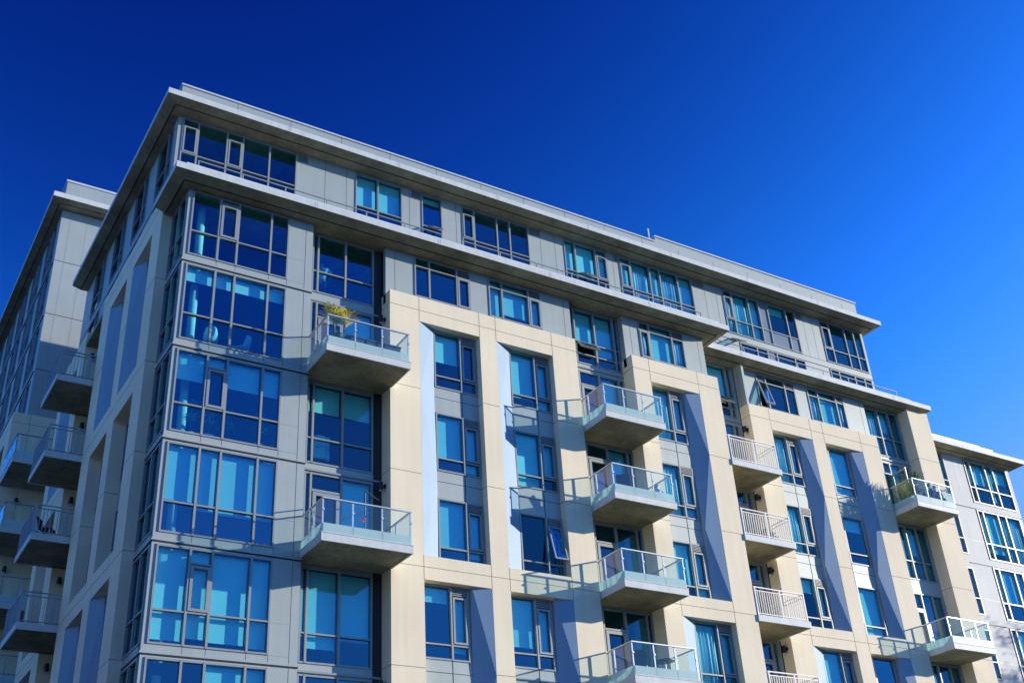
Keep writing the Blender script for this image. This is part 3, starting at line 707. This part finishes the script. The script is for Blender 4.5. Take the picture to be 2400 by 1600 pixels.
mb.box(XYZ, 1.8, 1.9, 20.6, 46.8, ZB, 15.2, 'wallin'); mb.build('interior_floor', RB)
# cream frame of the rear block
Pc = LF(-1.5); mb = MB(); ops = [(21.0, 23.2), (24.0, 26.2), (27.3, 29.5)]; hol = []
for a, b_ in ops: hol += [(a, b_, -2.44, 2.6), (a, b_, -8.45, -3.36), (a, b_, -17.4, -9.22)]
mb.grid(Pc, [19.85, 34], [ZB, 3.68], hol, -.58, 0, 'cream'); mb.box(XYZ, -.915, .5, 19.85, 20.28, ZB, 3.68, 'cream')
for k in range(-1, 5): groove(mb, Pc, 19.85, 34, -1.99, 0, FL(k)-.02)
mb.box(XYZ, -.78, -.766, 19.846, 19.86, ZB, 3.68, 'joint'); mb.build('stone_frame', RB)

# ================================================================== right wing
RW = empty('apartment_building', (40, 8, GZ), 'lower grey clad wing at the far right end, sun glare put into its cladding colour, with tall glazing', 'building')
P = FR(3.75); mb = MB(); hol = []; hn = []
UW = [41.16, 41.6, 42.75, 43.37, 44.5]
for s in range(0, 6):
    zb_ = -3*s; hol.append((41.1, 44.52, zb_+.38, (2.72 if s == 0 else zb_+3.0))); hn.append((39.15, 39.62, zb_+.45, zb_+2.75))
mb.grid(P, [35.75, 44.75], [ZB, 2.8], hol+hn, -.2, 0, 'white')
for s in range(0, 6):
    z = -3*s; mb.box(P, 39.6, 44.78, .001, .04, z+.02, z+.06, 'white'); mb.box(P, 39.6, 44.75, .001, .006, z-.012, z+.012, 'frame')
    mb.box(P, 39.66, 41.05, .001, .004, z+1.25, z+1.262, 'frame')
vgroove(mb, P, 40.3, 0, -18, 2.7, .01, 'frame')
mb.build('front_wall', RW)
for i, h in enumerate(hol): window(RW, P, UW, h[2], h[3], [h[2]+.85], {}, {0: [(0, h[2]+1.5), (1, h[2]+1.2), (2, h[2]+.4), (3, h[2]+1.5)], 1: [(0, h[2]+.2), (1, h[2]+.5), (2, h[2]+.1), (3, h[2]+.4)], 2: [(0, h[2]+.9), (1, h[2]+.9), (2, h[2]+.1), (3, h[2]+.2)], 3: [(0, h[2]+.9), (1, h[2]+.2), (2, h[2]+.1)]}.get(i), 'window', mw=.09)
for h in hn: window(RW, P, [h[0], h[1]], h[2], h[3], [h[2]+.8], {}, None, 'narrow_window')
mb = MB(); mb.box(XYZ, 44.55, 44.75, 3.951, 20, ZB, 2.8, 'white'); mb.box(XYZ, 35.75, 44.5, 8, 8.1, ZB, 2.8, 'wallin')
for k in range(-1, 7): mb.box(XYZ, 35.8, 44.5, 4.0, 8, FL(k)-.4, FL(k)-.16, 'wallin')
mb.build('end_wall', RW)
slab(RW, 35.8, 45.3, 3.02, 20, 2.90, 2.80, 3.14, 'roof', False, True)
mb = MB(); mb.box(XYZ, 36, 43.1, 3.2, 3.3, 3.14, 3.36, 'cap'); mb.box(XYZ, 36, 43.9, 4.4, 4.45, 4.24, 4.28, 'steel')
for q in range(6): mb.box(XYZ, 36.4+q*1.49, 36.45+q*1.49, 4.4, 4.45, 3.14, 4.24, 'steel')
mb.build('roof_railing', RW)

# ================================================================== small things
def wall_lamp(x, y, z, side, label, k):
    o_ = empty('wall_lamp', (x, y, z), label, 'wall lamp', 'black wall lamps beside the balconies')
    dx, dy = (-1, 0) if side == 'x' else (0, -1)
    b_ = MB(); b_.tube([(x, y, z+.03), (x+dx*.03, y+dy*.03, z+.03)], .065, 'black', 16); b_.tube([(x+dx*.03, y+dy*.03, z+.03), (x+dx*.11, y+dy*.11, z+.03)], .03, 'black', 10); b_.build('bracket', o_)
    h = MB(); h.tube([(x+dx*.16, y+dy*.16, z-.13), (x+dx*.16, y+dy*.16, z+.13)], .075, 'black', 18); h.build('lamp_body', o_, False, .004)
    g = MB(); g.tube([(x+dx*.16, y+dy*.16, z-.145), (x+dx*.16, y+dy*.16, z-.132)], .055, 'cap', 16); g.build('lens', o_)
for k, t_ in ((1, 'upper'), (3, 'middle'), (5, 'lowest')):
    wall_lamp(6.898, .14, FL(k)+2.5, 'x', 'black cylinder wall lamp above the %s balcony next to the glazed corner bay' % t_, k)
for k, t_ in zip(range(1, 6), ('first', 'second', 'third', 'fourth', 'fifth')):
    wall_lamp(23.798, 1.2, FL(k)+2.42, 'x', 'black lamp on the cream return over the %s white railed balcony from the top' % t_, k)
for k, t_ in zip(range(0, 5), ('topmost', 'second', 'third', 'fourth', 'fifth')):
    wall_lamp(-.08, 11.748, FL(k)+2.3, 'y', 'black lamp in shade above the %s railed balcony on the left side' % t_, k)
for k, t_ in zip(range(1, 4), ('upper', 'middle', 'lower')):
    wall_lamp(-.8, 19.845, FL(k)+2.3, 'y', 'black lamp on the %s part of the far left cream wall behind glass balconies' % t_, k)

def fronds(mb, c, n, L, spread, m_, w=.03, up=1.0, leaflets=True, droop=1.0):
    for i in range(n):
        a = 6.283*i/n+random.uniform(-.3, .3); el = random.uniform(.5, 1.2)*up; l = L*random.uniform(.7, 1.1)
        pts = []
        for q in range(9):
            t_ = q/8; r = math.cos(el)*l*t_*spread; h = math.sin(el)*l*t_-droop*l*.55*t_*t_
            pts.append(Vector((c[0]+math.cos(a)*r, c[1]+math.sin(a)*r, c[2]+h)))
        mb.tube(pts, .006, m_, 4, .002)
        if leaflets:
            for q in range(1, 9):
                for k in (0, .5):
                    p_ = pts[q-1].lerp(pts[q], k); d = (pts[q]-pts[q-1]).normalized(); s_ = d.cross(Vector((0, 0, 1))).normalized()
                    for sg in (-1, 1):
                        jt = random.uniform(.7, 1.25); tip = p_+s_*sg*l*.30*jt*(1-.4*q/8)+d*l*.20*jt-Vector((0, 0, l*.08*jt)); m2 = (p_+tip)/2+Vector((0, 0, .01))
                        n_ = d*.012
                        mb.quads([p_-n_*.5, m2-n_, tip, m2+n_], [(0, 1, 2, 3)], m_)
        else:
            for q in range(8):
                s_ = Vector((math.sin(a), -math.cos(a), 0))*w*(1-q/9); s2 = Vector((math.sin(a), -math.cos(a), 0))*w*(1-(q+1)/9)
                mb.quads([pts[q]-s_, pts[q]+s_, pts[q+1]+s2, pts[q+1]-s2], [(0, 1, 2, 3)], m_)
def pot(c, r, h, par, m_='pot'):
    p_ = MB(); x, y, z = c; prof = [(0, 0), (r*.72, 0), (r*.95, h*.7), (r, h), (r*.9, h), (r*.85, h-.04), (0, h-.04)]
    n = 18; vs = [(x+a*math.cos(6.2832*j/n), y+a*math.sin(6.2832*j/n), z+b_) for a, b_ in prof for j in range(n)]
    fs = [(i*n+j, i*n+(j+1) % n, (i+1)*n+(j+1) % n, (i+1)*n+j) for i in range(len(prof)-1) for j in range(n)]
    p_.quads(vs, fs, m_); return p_.build('pot', par, True)
zA = FL(1)+.03
o_ = empty('potted_palm', (4.55, -1.15, zA), 'tall potted palm with golden fronds at the front corner of the upper glass balcony', 'plant')
pot((4.55, -1.15, zA), .17, .32, o_)
mb = MB()
for dx, dy, h in ((0, 0, 1.2), (.06, .05, 1.1), (.42, .02, 1.12)): mb.tube([(4.55+dx*.3, -1.15+dy, zA+.28), (4.55+dx*.7, -1.15+dy, zA+h*.6), (4.50+dx, -1.15+dy, zA+h)], .018, 'stem', 6)
mb.build('trunk', o_)
mb = MB(); fronds(mb, (4.48, -1.15, zA+1.15), 12, .66, .9, 'gold', up=1.15, droop=.5); fronds(mb, (4.90, -1.13, zA+1.05), 11, .66, .9, 'gold', up=1.15, droop=.5); fronds(mb, (4.66, -1.12, zA+1.05), 8, .6, .8, 'leaf', up=1.2, droop=.4); fronds(mb, (4.55, -1.12, zA+1.1), 7, .5, .8, 'leaf'); mb.build('foliage', o_)
mb = MB(); fronds(mb, (4.6, -1.1, zA+.45), 16, .5, .8, 'green'); fronds(mb, (4.85, -1.15, zA+.35), 12, .4, .9, 'green'); mb.build('lower_foliage', o_)
for i, (px_, py_, m_, lab) in enumerate(((4.42, -.65, 'green', 'bushy green plant in a pot along the left rail of the upper glass balcony'), (4.38, -.28, 'leaf', 'small yellow flowering plant by the wall on the upper glass balcony'))):
    o_ = empty('potted_plant', (px_, py_, zA), lab, 'plant'); pot((px_, py_, zA), .12, .24, o_)
    mb = MB(); fronds(mb, (px_, py_, zA+.22), 15, .45-.12*i, .8, m_); mb.build('foliage', o_)
for i, (x, lab) in enumerate(((5.15, 'dark storage box nearest the palm on the upper glass balcony'), (5.78, 'dark storage box in the middle of the upper glass balcony row'), (6.40, 'dark storage box at the right end of the upper glass balcony'))):
    o_ = empty('storage_box', (x, -1.2, zA), lab, 'storage box', 'dark boxes in a row on the balcony')
    mb = MB(); mb.box(XYZ, x-.28, x+.28, -1.40, -1.0, zA, zA+.50, 'box')
    for q in range(4): mb.box(XYZ, x-.24, x+.24, -1.412, -1.40, zA+.06+q*.11, zA+.12+q*.11, 'box')
    mb.build('box_body', o_, False, .01)
    mb = MB(); mb.box(XYZ, x-.30, x+.30, -1.43, -.98, zA+.50, zA+.56, 'box'); mb.build('lid', o_, False, .015)
zC = FL(3)+.03
o_ = empty('feeder_pole', (5.62, -1.15, zC), 'black pole with arm and pink hanging feeder on the lower left glass balcony', 'bird feeder')
mb = MB(); mb.tube([(5.62, -1.15, zC), (5.62, -1.15, zC+1.55), (5.72, -1.0, zC+1.68), (6.7, .1, zC+1.95)], .02, 'black', 8); mb.build('pole', o_)
mb = MB(); mb.tube([(5.56, -1.2, zC+.72), (5.56, -1.2, zC+.80)], .05, 'pink', 12, .015); mb.tube([(5.46, -1.2, zC+.69), (5.66, -1.2, zC+.71)], .02, 'pink', 6); mb.tube([(5.53, -1.2, zC+.6), (5.58, -1.2, zC+.69)], .014, 'pink', 6); mb.build('feeder', o_)

def chair(x, y, z, rot, m_, name, label, cat='chair', group=None):
    o_ = empty(name, (x, y, z), label, cat, group); c, s_ = math.cos(rot), math.sin(rot)
    Q = lambda u, d, zz: (x+c*u-s_*d, y+s_*u+c*d, z+zz)
    a = MB(); a.box(Q, -.24, .24, -.22, .22, .40, .45, m_); a.build('seat', o_, False, .015)
    a = MB(); Q2 = lambda u, d, zz: Q(u, d+(zz-.45)*.22, zz); a.box(Q2, -.24, .24, .20, .235, .45, .88, m_); a.build('backrest', o_, False, .02)
    for ux in (-.21, .21):
        for dy in (-.19, .2): a = MB(); a.tube([Q(ux, dy, 0), Q(ux, dy, .40)], .014, 'steel', 8); a.build('leg', o_)
    return o_
def table(x, y, z, r, label, m_='steel'):
    o_ = empty('round_table', (x, y, z), label, 'table'); a = MB(); a.tube([(x, y, z+.68), (x, y, z+.71)], r, m_, 28); a.build('tabletop', o_)
    a = MB(); a.tube([(x, y, z+.02), (x, y, z+.68)], .025, 'steel', 8); a.tube([(x, y, z), (x, y, z+.02)], .2, 'steel', 20); a.build('stand', o_)
z4 = FL(4)+.03
chair(15.1, -1.0, z4, 2.4, 'navy', 'balcony_chair', 'low dark chair on the lowest visible glass balcony in the middle column'); table(16.1, -1.0, z4, .32, 'small round table beside a dark chair on a middle column balcony', 'pot')
z2 = FL(2)+.03
chair(15.3, -.9, z2, 2.6, 'navy', 'balcony_chair', 'dark chair on the second glass balcony of the middle column')
o_ = empty('covered_bundle', (16.55, -1.15, z2), 'white cloth covered bundle tied at top on the second middle column balcony', 'covered bundle')
mb = MB(); n = 20; vs = []; fs = []
prof = [(.20, 0), (.25, .12), (.24, .3), (.19, .45), (.11, .56), (.05, .60), (.09, .66), (.12, .70), (0, .69)]
for i, (a, b_) in enumerate(prof):
    for j in range(n): w = 1+.12*math.sin(j*6.2832*7/n+i*.7); vs.append((16.55+a*w*math.cos(6.2832*j/n), -1.15+a*w*math.sin(6.2832*j/n), z2+b_))
for i in range(len(prof)-1):
    for j in range(n): fs.append((i*n+j, i*n+(j+1) % n, (i+1)*n+(j+1) % n, (i+1)*n+j))
fs.append(tuple(range(n))); mb.quads(vs, fs, 'cloth'); mb.build('cloth_cover', o_, True)
for (x, y, k, lab, m1) in ((22.6, .1, 2, 'leafy green plants behind the second white picket railing', 'green'), (22.95, .25, 2, 'second smaller green plant behind the same white picket railing', 'leaf')):
    z = FL(k)+.03; o_ = empty('potted_plant', (x, y, z), lab, 'plant'); pot((x, y, z), .13, .28, o_); mb = MB(); fronds(mb, (x, y, z+.26), 16, .6, .7, m1); mb.build('foliage', o_)
# planted balcony at the right
z1 = FL(1)+.03
o_ = empty('grass_planter', (31.68, .2, z1), 'tall yellow green grasses in a planter along the left rail of the planted balcony', 'plant')
mb = MB(); mb.box(XYZ, 31.5, 31.85, .05, .75, z1, z1+.3, 'pot'); mb.build('planter', o_)
mb = MB()
for i in range(5): fronds(mb, (31.64+random.uniform(-.08, .08), .12+i*.13, z1+.28), 26, 1.5, .34, 'leaf', .028, 1.3, False, .5)
mb.build('foliage', o_)
o_ = empty('ornamental_grass', (31.72, -.12, z1), 'reddish brown feathery plant at the front corner of the planted balcony', 'plant')
pot((31.72, -.12, z1), .13, .28, o_); mb = MB()
for i in range(3): fronds(mb, (31.72+random.uniform(-.06, .06), -.12+random.uniform(-.06, .06), z1+.26), 22, 1.35, .38, 'rust', .020, 1.25, False, .9)
mb.build('foliage', o_)
o_ = empty('potted_plant', (32.1, .05, z1), 'dark green spiky plant rising above the planted balcony rail', 'plant')
pot((32.1, .05, z1), .15, .3, o_); mb = MB(); mb.tube([(32.1, .05, z1+.28), (32.08, .05, z1+1.2)], .03, 'stem', 8); mb.build('trunk', o_); mb = MB(); fronds(mb, (32.08, .05, z1+1.15), 24, .8, .8, 'green', .04, 1.3, False, .5); mb.build('foliage', o_)
o_ = empty('string_lights', (32.6, -.2, z1+1), 'white globe string lights hanging inside the planted balcony rail', 'string lights')
mb = MB(); pts = [(31.55+2.25*q/24, -.22, z1+.98-.16*math.sin(math.pi*((q % 8)/8))) for q in range(25)]; mb.tube(pts, .005, 'black', 5); mb.build('cable', o_)
for q in (2, 6, 10, 14, 18, 22):
    g = MB(); c = Vector(pts[q])-Vector((0, 0, .05)); n = 10; vs = []; fs = []
    for i in range(6):
        for j in range(n): a = math.pi*i/5; vs.append((c.x+.045*math.sin(a)*math.cos(6.283*j/n), c.y+.045*math.sin(a)*math.sin(6.283*j/n), c.z+.045*math.cos(a)))
    for i in range(5):
        for j in range(n): fs.append((i*n+j, i*n+(j+1) % n, (i+1)*n+(j+1) % n, (i+1)*n+j))
    g.quads(vs, fs, 'cloth'); g.build('bulb', o_, True)
# furniture on the left side railed balconies
zl = FL(2)+.03; chair(-1.0, 10.0, zl, 1.0, 'black', 'garden_chair', 'black garden chair behind railings on a shaded left side balcony')
zl = FL(3)+.03; o_ = empty('slatted_bench', (-1.2, 10.9, zl), 'low slatted bench on a shaded left side railed balcony', 'bench')
mb = MB()
for q in range(4): mb.box(XYZ, -1.45, -.75, 10.6+q*.13, 10.7+q*.13, zl+.38, zl+.41, 'bluerail')
mb.build('seat', o_)
for (x, y) in ((-1.42, 10.63), (-.78, 10.63), (-1.42, 11.08), (-.78, 11.08)): mb = MB(); mb.box(XYZ, x-.02, x+.02, y-.02, y+.02, zl, zl+.38, 'bluerail'); mb.build('leg', o_)
# shell chairs in the bay
def shell(x, y, z, rot, label):
    o_ = empty('shell_chair', (x, y, z), label, 'chair', 'white shell chairs inside the corner bay'); c, s_ = math.cos(rot), math.sin(rot); vs = []; fs = []; n = 9
    prof = [(-.22, .47, .20), (-.05, .43, .22), (.12, .42, .22), (.22, .47, .22), (.27, .62, .21), (.30, .80, .17), (.31, .88, .09)]
    for (d, h, w) in prof:
        for j in range(n): t_ = j/(n-1)*2-1; vs.append((x+c*(w*t_)-s_*(d-.10*t_*t_), y+s_*(w*t_)+c*(d-.10*t_*t_), z+h+.07*t_*t_))
    for i in range(len(prof)-1):
        for j in range(n-1): fs.append((i*n+j, i*n+j+1, (i+1)*n+j+1, (i+1)*n+j))
    mb = MB(); mb.quads(vs, fs, 'cloth'); q = mb.build('seat', o_, True); sm = q.modifiers.new('t', 'SOLIDIFY'); sm.thickness = .015
    for a in (.6, 2.2, 3.8, 5.4): mb = MB(); mb.tube([(x+.05*math.cos(a), y+.05*math.sin(a), z+.42), (x+.24*math.cos(a), y+.24*math.sin(a), z)], .012, 'stem', 6); mb.build('leg', o_)
shell(1.35, .95, FL(1)+.16, 2.9, 'white shell chair on the left inside the second storey corner bay window')
shell(2.35, .95, FL(1)+.16, -2.2, 'white shell chair on the right inside the second storey corner bay window')
for (x, y, z, lab, h) in ((.95, .8, FL(2)+.1, 'tall leafy plant inside the third storey bay behind its left pane', 1.2), (1.45, .7, FL(2)+.1, 'broad leaved plant inside the third storey bay behind its narrow pane', .9), (2.1, .8, FL(2)+.1, 'bushy plant inside the third storey bay behind its wide pane', 1.1), (3.0, .7, FL(2)+.1, 'thin plant inside the third storey bay behind its right pane', 1.2)):
    o_ = empty('house_plant', (x, y, z), lab, 'plant'); pot((x, y, z), .15, .3, o_, 'cloth'); mb = MB(); mb.tube([(x, y, z+.2), (x, y, z+h)], .015, 'stem', 6); mb.build('trunk', o_); mb = MB(); fronds(mb, (x, y, z+h*.6), 14, .55, .7, 'green'); fronds(mb, (x, y, z+h), 9, .4, .7, 'green'); mb.build('foliage', o_)
# rolled quilt behind the window under the upper balcony
o_ = empty('quilt', (4.95, 1.0, FL(2)+.1), 'white padded quilt stacked behind the window below the upper glass balcony', 'quilt')
mb = MB()
for i in range(6):
    zq = FL(2)+.42+i*.13
    pts = [(4.70+.62*q/10, .80+.06*math.sin(q*.9), zq+.015*math.sin(q+i)) for q in range(11)]
    mb.tube(pts[:6], .072, 'cloth', 10); mb.tube(pts[5:], .078, 'cloth', 10)
mb.build('quilt_fold', o_, True)
# desk lamp like items in the splayed windows
o_ = empty('white_curtain', (29.0, 1.5, FL(3)+.4), 'white curtain drawn aside in the middle right window of the right cream frame', 'curtain')
mb = MB(); vs = []; n = 16
for i in range(9):
    t_ = i/8
    for j in range(n): s_ = j/(n-1); w = .06+.42*t_*t_; vs.append((28.75+.18*t_+w*s_, 1.50+.03*math.sin(s_*20), -6.5-1.75*t_))
fs = [(i*n+j, i*n+j+1, (i+1)*n+j+1, (i+1)*n+j) for i in range(8) for j in range(n-1)]; mb.quads(vs, fs, 'cloth'); q = mb.build('drape', o_, True); sm = q.modifiers.new('t', 'SOLIDIFY'); sm.thickness = .008

# ------------------------------------------------------------------ people
def skin(name, pts, edges, rad, m_, par, sub=1):
    me = bpy.data.meshes.new(name); me.from_pydata(pts, edges, []); me.materials.append(M_[m_])
    o_ = bpy.data.objects.new(name, me); COL.objects.link(o_)
    md = o_.modifiers.new('skin', 'SKIN'); md.use_smooth_shade = True
    for v, r in zip(me.skin_vertices[0].data, rad): v.radius = (r if isinstance(r, tuple) else (r, r))
    me.skin_vertices[0].data[0].use_root = True
    sb = o_.modifiers.new('sub', 'SUBSURF'); sb.levels = sub; sb.render_levels = 2
    if par: o_.parent = par
    return o_
def person(x, y, z, rot, label, top, legs, seated=False, arms='down'):
    root = empty('person', (x, y, z), label, 'person'); root.rotation_euler.z = rot
    hz = .50 if seated else .95                 # hip height; figure faces -y locally
    J = {'hip': (0, 0, hz), 'belly': (0, 0, hz+.14), 'chest': (0, .01, hz+.36), 'neck': (0, 0, hz+.53), 'chin': (0, -.01, hz+.60), 'head': (0, -.015, hz+.70), 'crown': (0, .0, hz+.78)}
    pts = [J['hip'], J['belly'], J['chest'], J['neck'], J['chin'], J['head'], J['crown']]
    rad = [(.15, .11), (.135, .10), (.165, .11), (.055, .055), (.065, .075), (.08, .095), (.06, .07)]
    ed = [(0, 1), (1, 2), (2, 3), (3, 4), (4, 5), (5, 6)]
    limbs = {}
    for s_ in (-1, 1):
        if arms == 'down': a = [(s_*.19, 0, hz+.47), (s_*.25, .02, hz+.22), (s_*.25, -.06, hz-.02), (s_*.245, -.09, hz-.12)]
        elif arms == 'raised': a = [(s_*.19, 0, hz+.47), (s_*.34, -.08, hz+.32), (s_*.22, -.26, hz+.22), (s_*.16, -.30, hz+.24)]
        else: a = [(s_*.19, 0, hz+.46), (s_*.25, -.06, hz+.22), (s_*.14, -.27, hz+.14), (s_*.10, -.34, hz+.13)]
        k = len(pts); pts += a; rad += [.052, .042, .032, .036]; ed += [(2, k), (k, k+1), (k+1, k+2), (k+2, k+3)]
        h = a[3]; d = Vector(a[3])-Vector(a[2]); d.normalize(); sd = Vector((s_, 0, 0))
        for f in range(5):
            if f == 0: p1 = Vector(h)-sd*.035+d*.02; p2 = p1-sd*.02+d*.035
            else: p1 = Vector(h)+sd*(.012*(f-2.5))+d*.05; p2 = p1+d*(.055-.006*abs(f-2.5))+Vector((0, 0, -.012))
            q = len(pts); pts += [tuple(p1), tuple(p2)]; rad += [.010, .008]; ed += [(k+3, q), (q, q+1)]
        if seated: l = [(s_*.10, -.02, hz-.01), (s_*.12, -.42, hz+.02), (s_*.12, -.44, .09), (s_*.13, -.58, .04)]
        else: l = [(s_*.09, 0, hz-.08), (s_*.10, -.01, .50), (s_*.10, .02, .09), (s_*.11, -.13, .035)]
        k = len(pts); pts += l; rad += [.085, .06, .042, .035]; ed += [(0, k), (k, k+1), (k+1, k+2), (k+2, k+3)]
        limbs[s_] = (a, l)
    skin('body', pts, ed, rad, 'skin', root)
    sp = [J['hip'], J['belly'], J['chest'], (0, 0, hz+.48)]; sr = [(.168, .125), (.155, .12), (.185, .13), (.10, .09)]; se = [(0, 1), (1, 2), (2, 3)]
    for s_ in (-1, 1):
        a = limbs[s_][0]; k = len(sp); sp += [a[0], tuple(Vector(a[0]).lerp(Vector(a[1]), .95))]; sr += [.068, .060]; se += [(2, k), (k, k+1)]
    skin('shirt', sp, se, sr, top, root)
    tp = [(0, 0, hz+.03)]; tr2 = [(.165, .12)]; te = []
    for s_ in (-1, 1):
        l = limbs[s_][1]; k = len(tp); tp += [l[0], l[1], tuple(Vector(l[1]).lerp(Vector(l[2]), .9))]; tr2 += [.10, .072, .055]; te += [(0, k), (k, k+1), (k+1, k+2)]
    skin('trousers', tp, te, tr2, legs, root)
    skin('hair', [(0, .03, hz+.66), (0, .02, hz+.76), (0, -.03, hz+.815)], [(0, 1), (1, 2)], [(.078, .06), (.088, .085), (.06, .05)], 'hair', root)
    fc = MB()
    fc.tube([(0, -.10, hz+.70), (0, -.125, hz+.675)], .010, 'skin', 8, .014)
    for s_ in (-1, 1): fc.tube([(s_*.032, -.095, hz+.715), (s_*.032, -.106, hz+.715)], .011, 'black', 8); fc.tube([(s_*.080, 0, hz+.68), (s_*.088, .005, hz+.71)], .014, 'skin', 6)
    fc.tube([(-.025, -.10, hz+.64), (.025, -.10, hz+.64)], .006, 'pink', 6)
    q = fc.build('face', None); q.parent = root
    return root
person(4.95, 1.0, FL(0)+.02, math.pi-.5, 'dark haired person in a white shirt standing inside the window left of the cream frame', 'shirt', 'navy', False, 'raised')
person(33.15, .25, z1, .9, 'person with dark hair in a blue top sitting on the planted balcony', 'blue', 'navy', True, 'lap')
person(33.62, .35, z1+.02, -.5, 'person in navy top and tan trousers sitting at the right end of the planted balcony', 'navy', 'tan', True, 'lap')
for (x, y, lab) in ((33.15, .28, 'chair under the person in blue on the planted balcony'), (33.62, .38, 'chair under the person in tan trousers on the planted balcony')): chair(x, y, z1-.0, 0 if x > 33.3 else .9, 'black', 'balcony_chair', lab)

# ================================================================== ground
def st(name, mb):
    o_ = mb.build(name); o_['kind'] = 'structure'; return o_
mb = MB(); mb.quads([(-1500, -1500, GZ-.15), (1500, -1500, GZ-.15), (1500, 1500, GZ-.15), (-1500, 1500, GZ-.15)], [(0, 1, 2, 3)], 'asphalt'); st('road', mb)
mb = MB(); mb.box(XYZ, -8, 60, -6, 60, GZ-.149, GZ, 'paving'); mb.box(XYZ, -70, 90, -36, -26.5, GZ-.149, GZ, 'paving'); st('pavement', mb)
mb = MB()
for q in range(-10, 14): mb.box(XYZ, q*6, q*6+3, -16.4, -16.25, GZ-.1499, GZ-.146, 'paint')
st('road_marking', mb)
# street tree right of the frame: its crown throws the dappled shade on the right wing
def tree(x, y, h, r, label):
    o_ = empty('street_tree', (x, y, GZ), label, 'tree'); mb = MB(); base = Vector((x, y, GZ)); top = Vector((x+.4, y, GZ+h*.62))
    mb.tube([base, base.lerp(top, .3)+Vector((.15, 0, 0)), base.lerp(top, .65)-Vector((.1, .1, 0)), top], .32, 'bark', 12, .14)
    ends = []
    for i in range(16):
        a = i*2.4; s_ = base.lerp(top, .55+.45*(i/16)); e = s_+Vector((math.cos(a)*r*.75, math.sin(a)*r*.75, h*.10+h*.22*random.random())); mb.tube([s_, s_.lerp(e, .5)+Vector((0, 0, .3)), e], .10, 'bark', 7, .03); ends.append(e)
    ends += [top+Vector((0, 0, h*.3)), top+Vector((.8, 0, h*.22))]
    mb.build('trunk', o_, True)
    mb = MB(); vs = []; fs = []
    for e in ends:
        for c in range(9):
            cc = e+Vector((random.gauss(0, 1.0), random.gauss(0, 1.0), random.gauss(0, .8)))
            for l in range(90):
                p_ = cc+Vector((random.gauss(0, .38), random.gauss(0, .38), random.gauss(0, .30))); a = Vector((random.gauss(0, 1), random.gauss(0, 1), random.gauss(0, 1))).normalized(); b_ = a.orthogonal().normalized(); a *= .10; b_ *= .045
                k = len(vs); vs += [tuple(p_-a), tuple(p_+b_), tuple(p_+a), tuple(p_-b_)]; fs.append((k, k+1, k+2, k+3))
    mb.quads(vs, fs, 'crown'); me = bpy.data.meshes.new('crown'); me.from_pydata(vs, [], fs); me.materials.append(M_['crown']); q = bpy.data.objects.new('crown', me); COL.objects.link(q); q.parent = o_; q.location = -o_.location
tree(57.5, -2.7, 20.5, 3.9, 'broad leafy street tree standing on the pavement beyond the right wing')

# unseen block added left of the frame: bounces light onto the shaded side
NB = empty('bounce_block', (-38, -6, GZ), 'unseen dull blue grey block added left of the frame to bounce light', 'building')
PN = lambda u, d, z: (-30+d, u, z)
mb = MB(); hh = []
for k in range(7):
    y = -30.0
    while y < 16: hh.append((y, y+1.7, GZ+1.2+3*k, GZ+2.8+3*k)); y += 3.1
mb.grid(PN, [-32, 18], [GZ, GZ+22], hh, -.3, 0, 'bounce_wall'); mb.box(XYZ, -44, -30.3, -32, 18, GZ, GZ+21.9, 'bounce_wall'); mb.build('wall', NB)
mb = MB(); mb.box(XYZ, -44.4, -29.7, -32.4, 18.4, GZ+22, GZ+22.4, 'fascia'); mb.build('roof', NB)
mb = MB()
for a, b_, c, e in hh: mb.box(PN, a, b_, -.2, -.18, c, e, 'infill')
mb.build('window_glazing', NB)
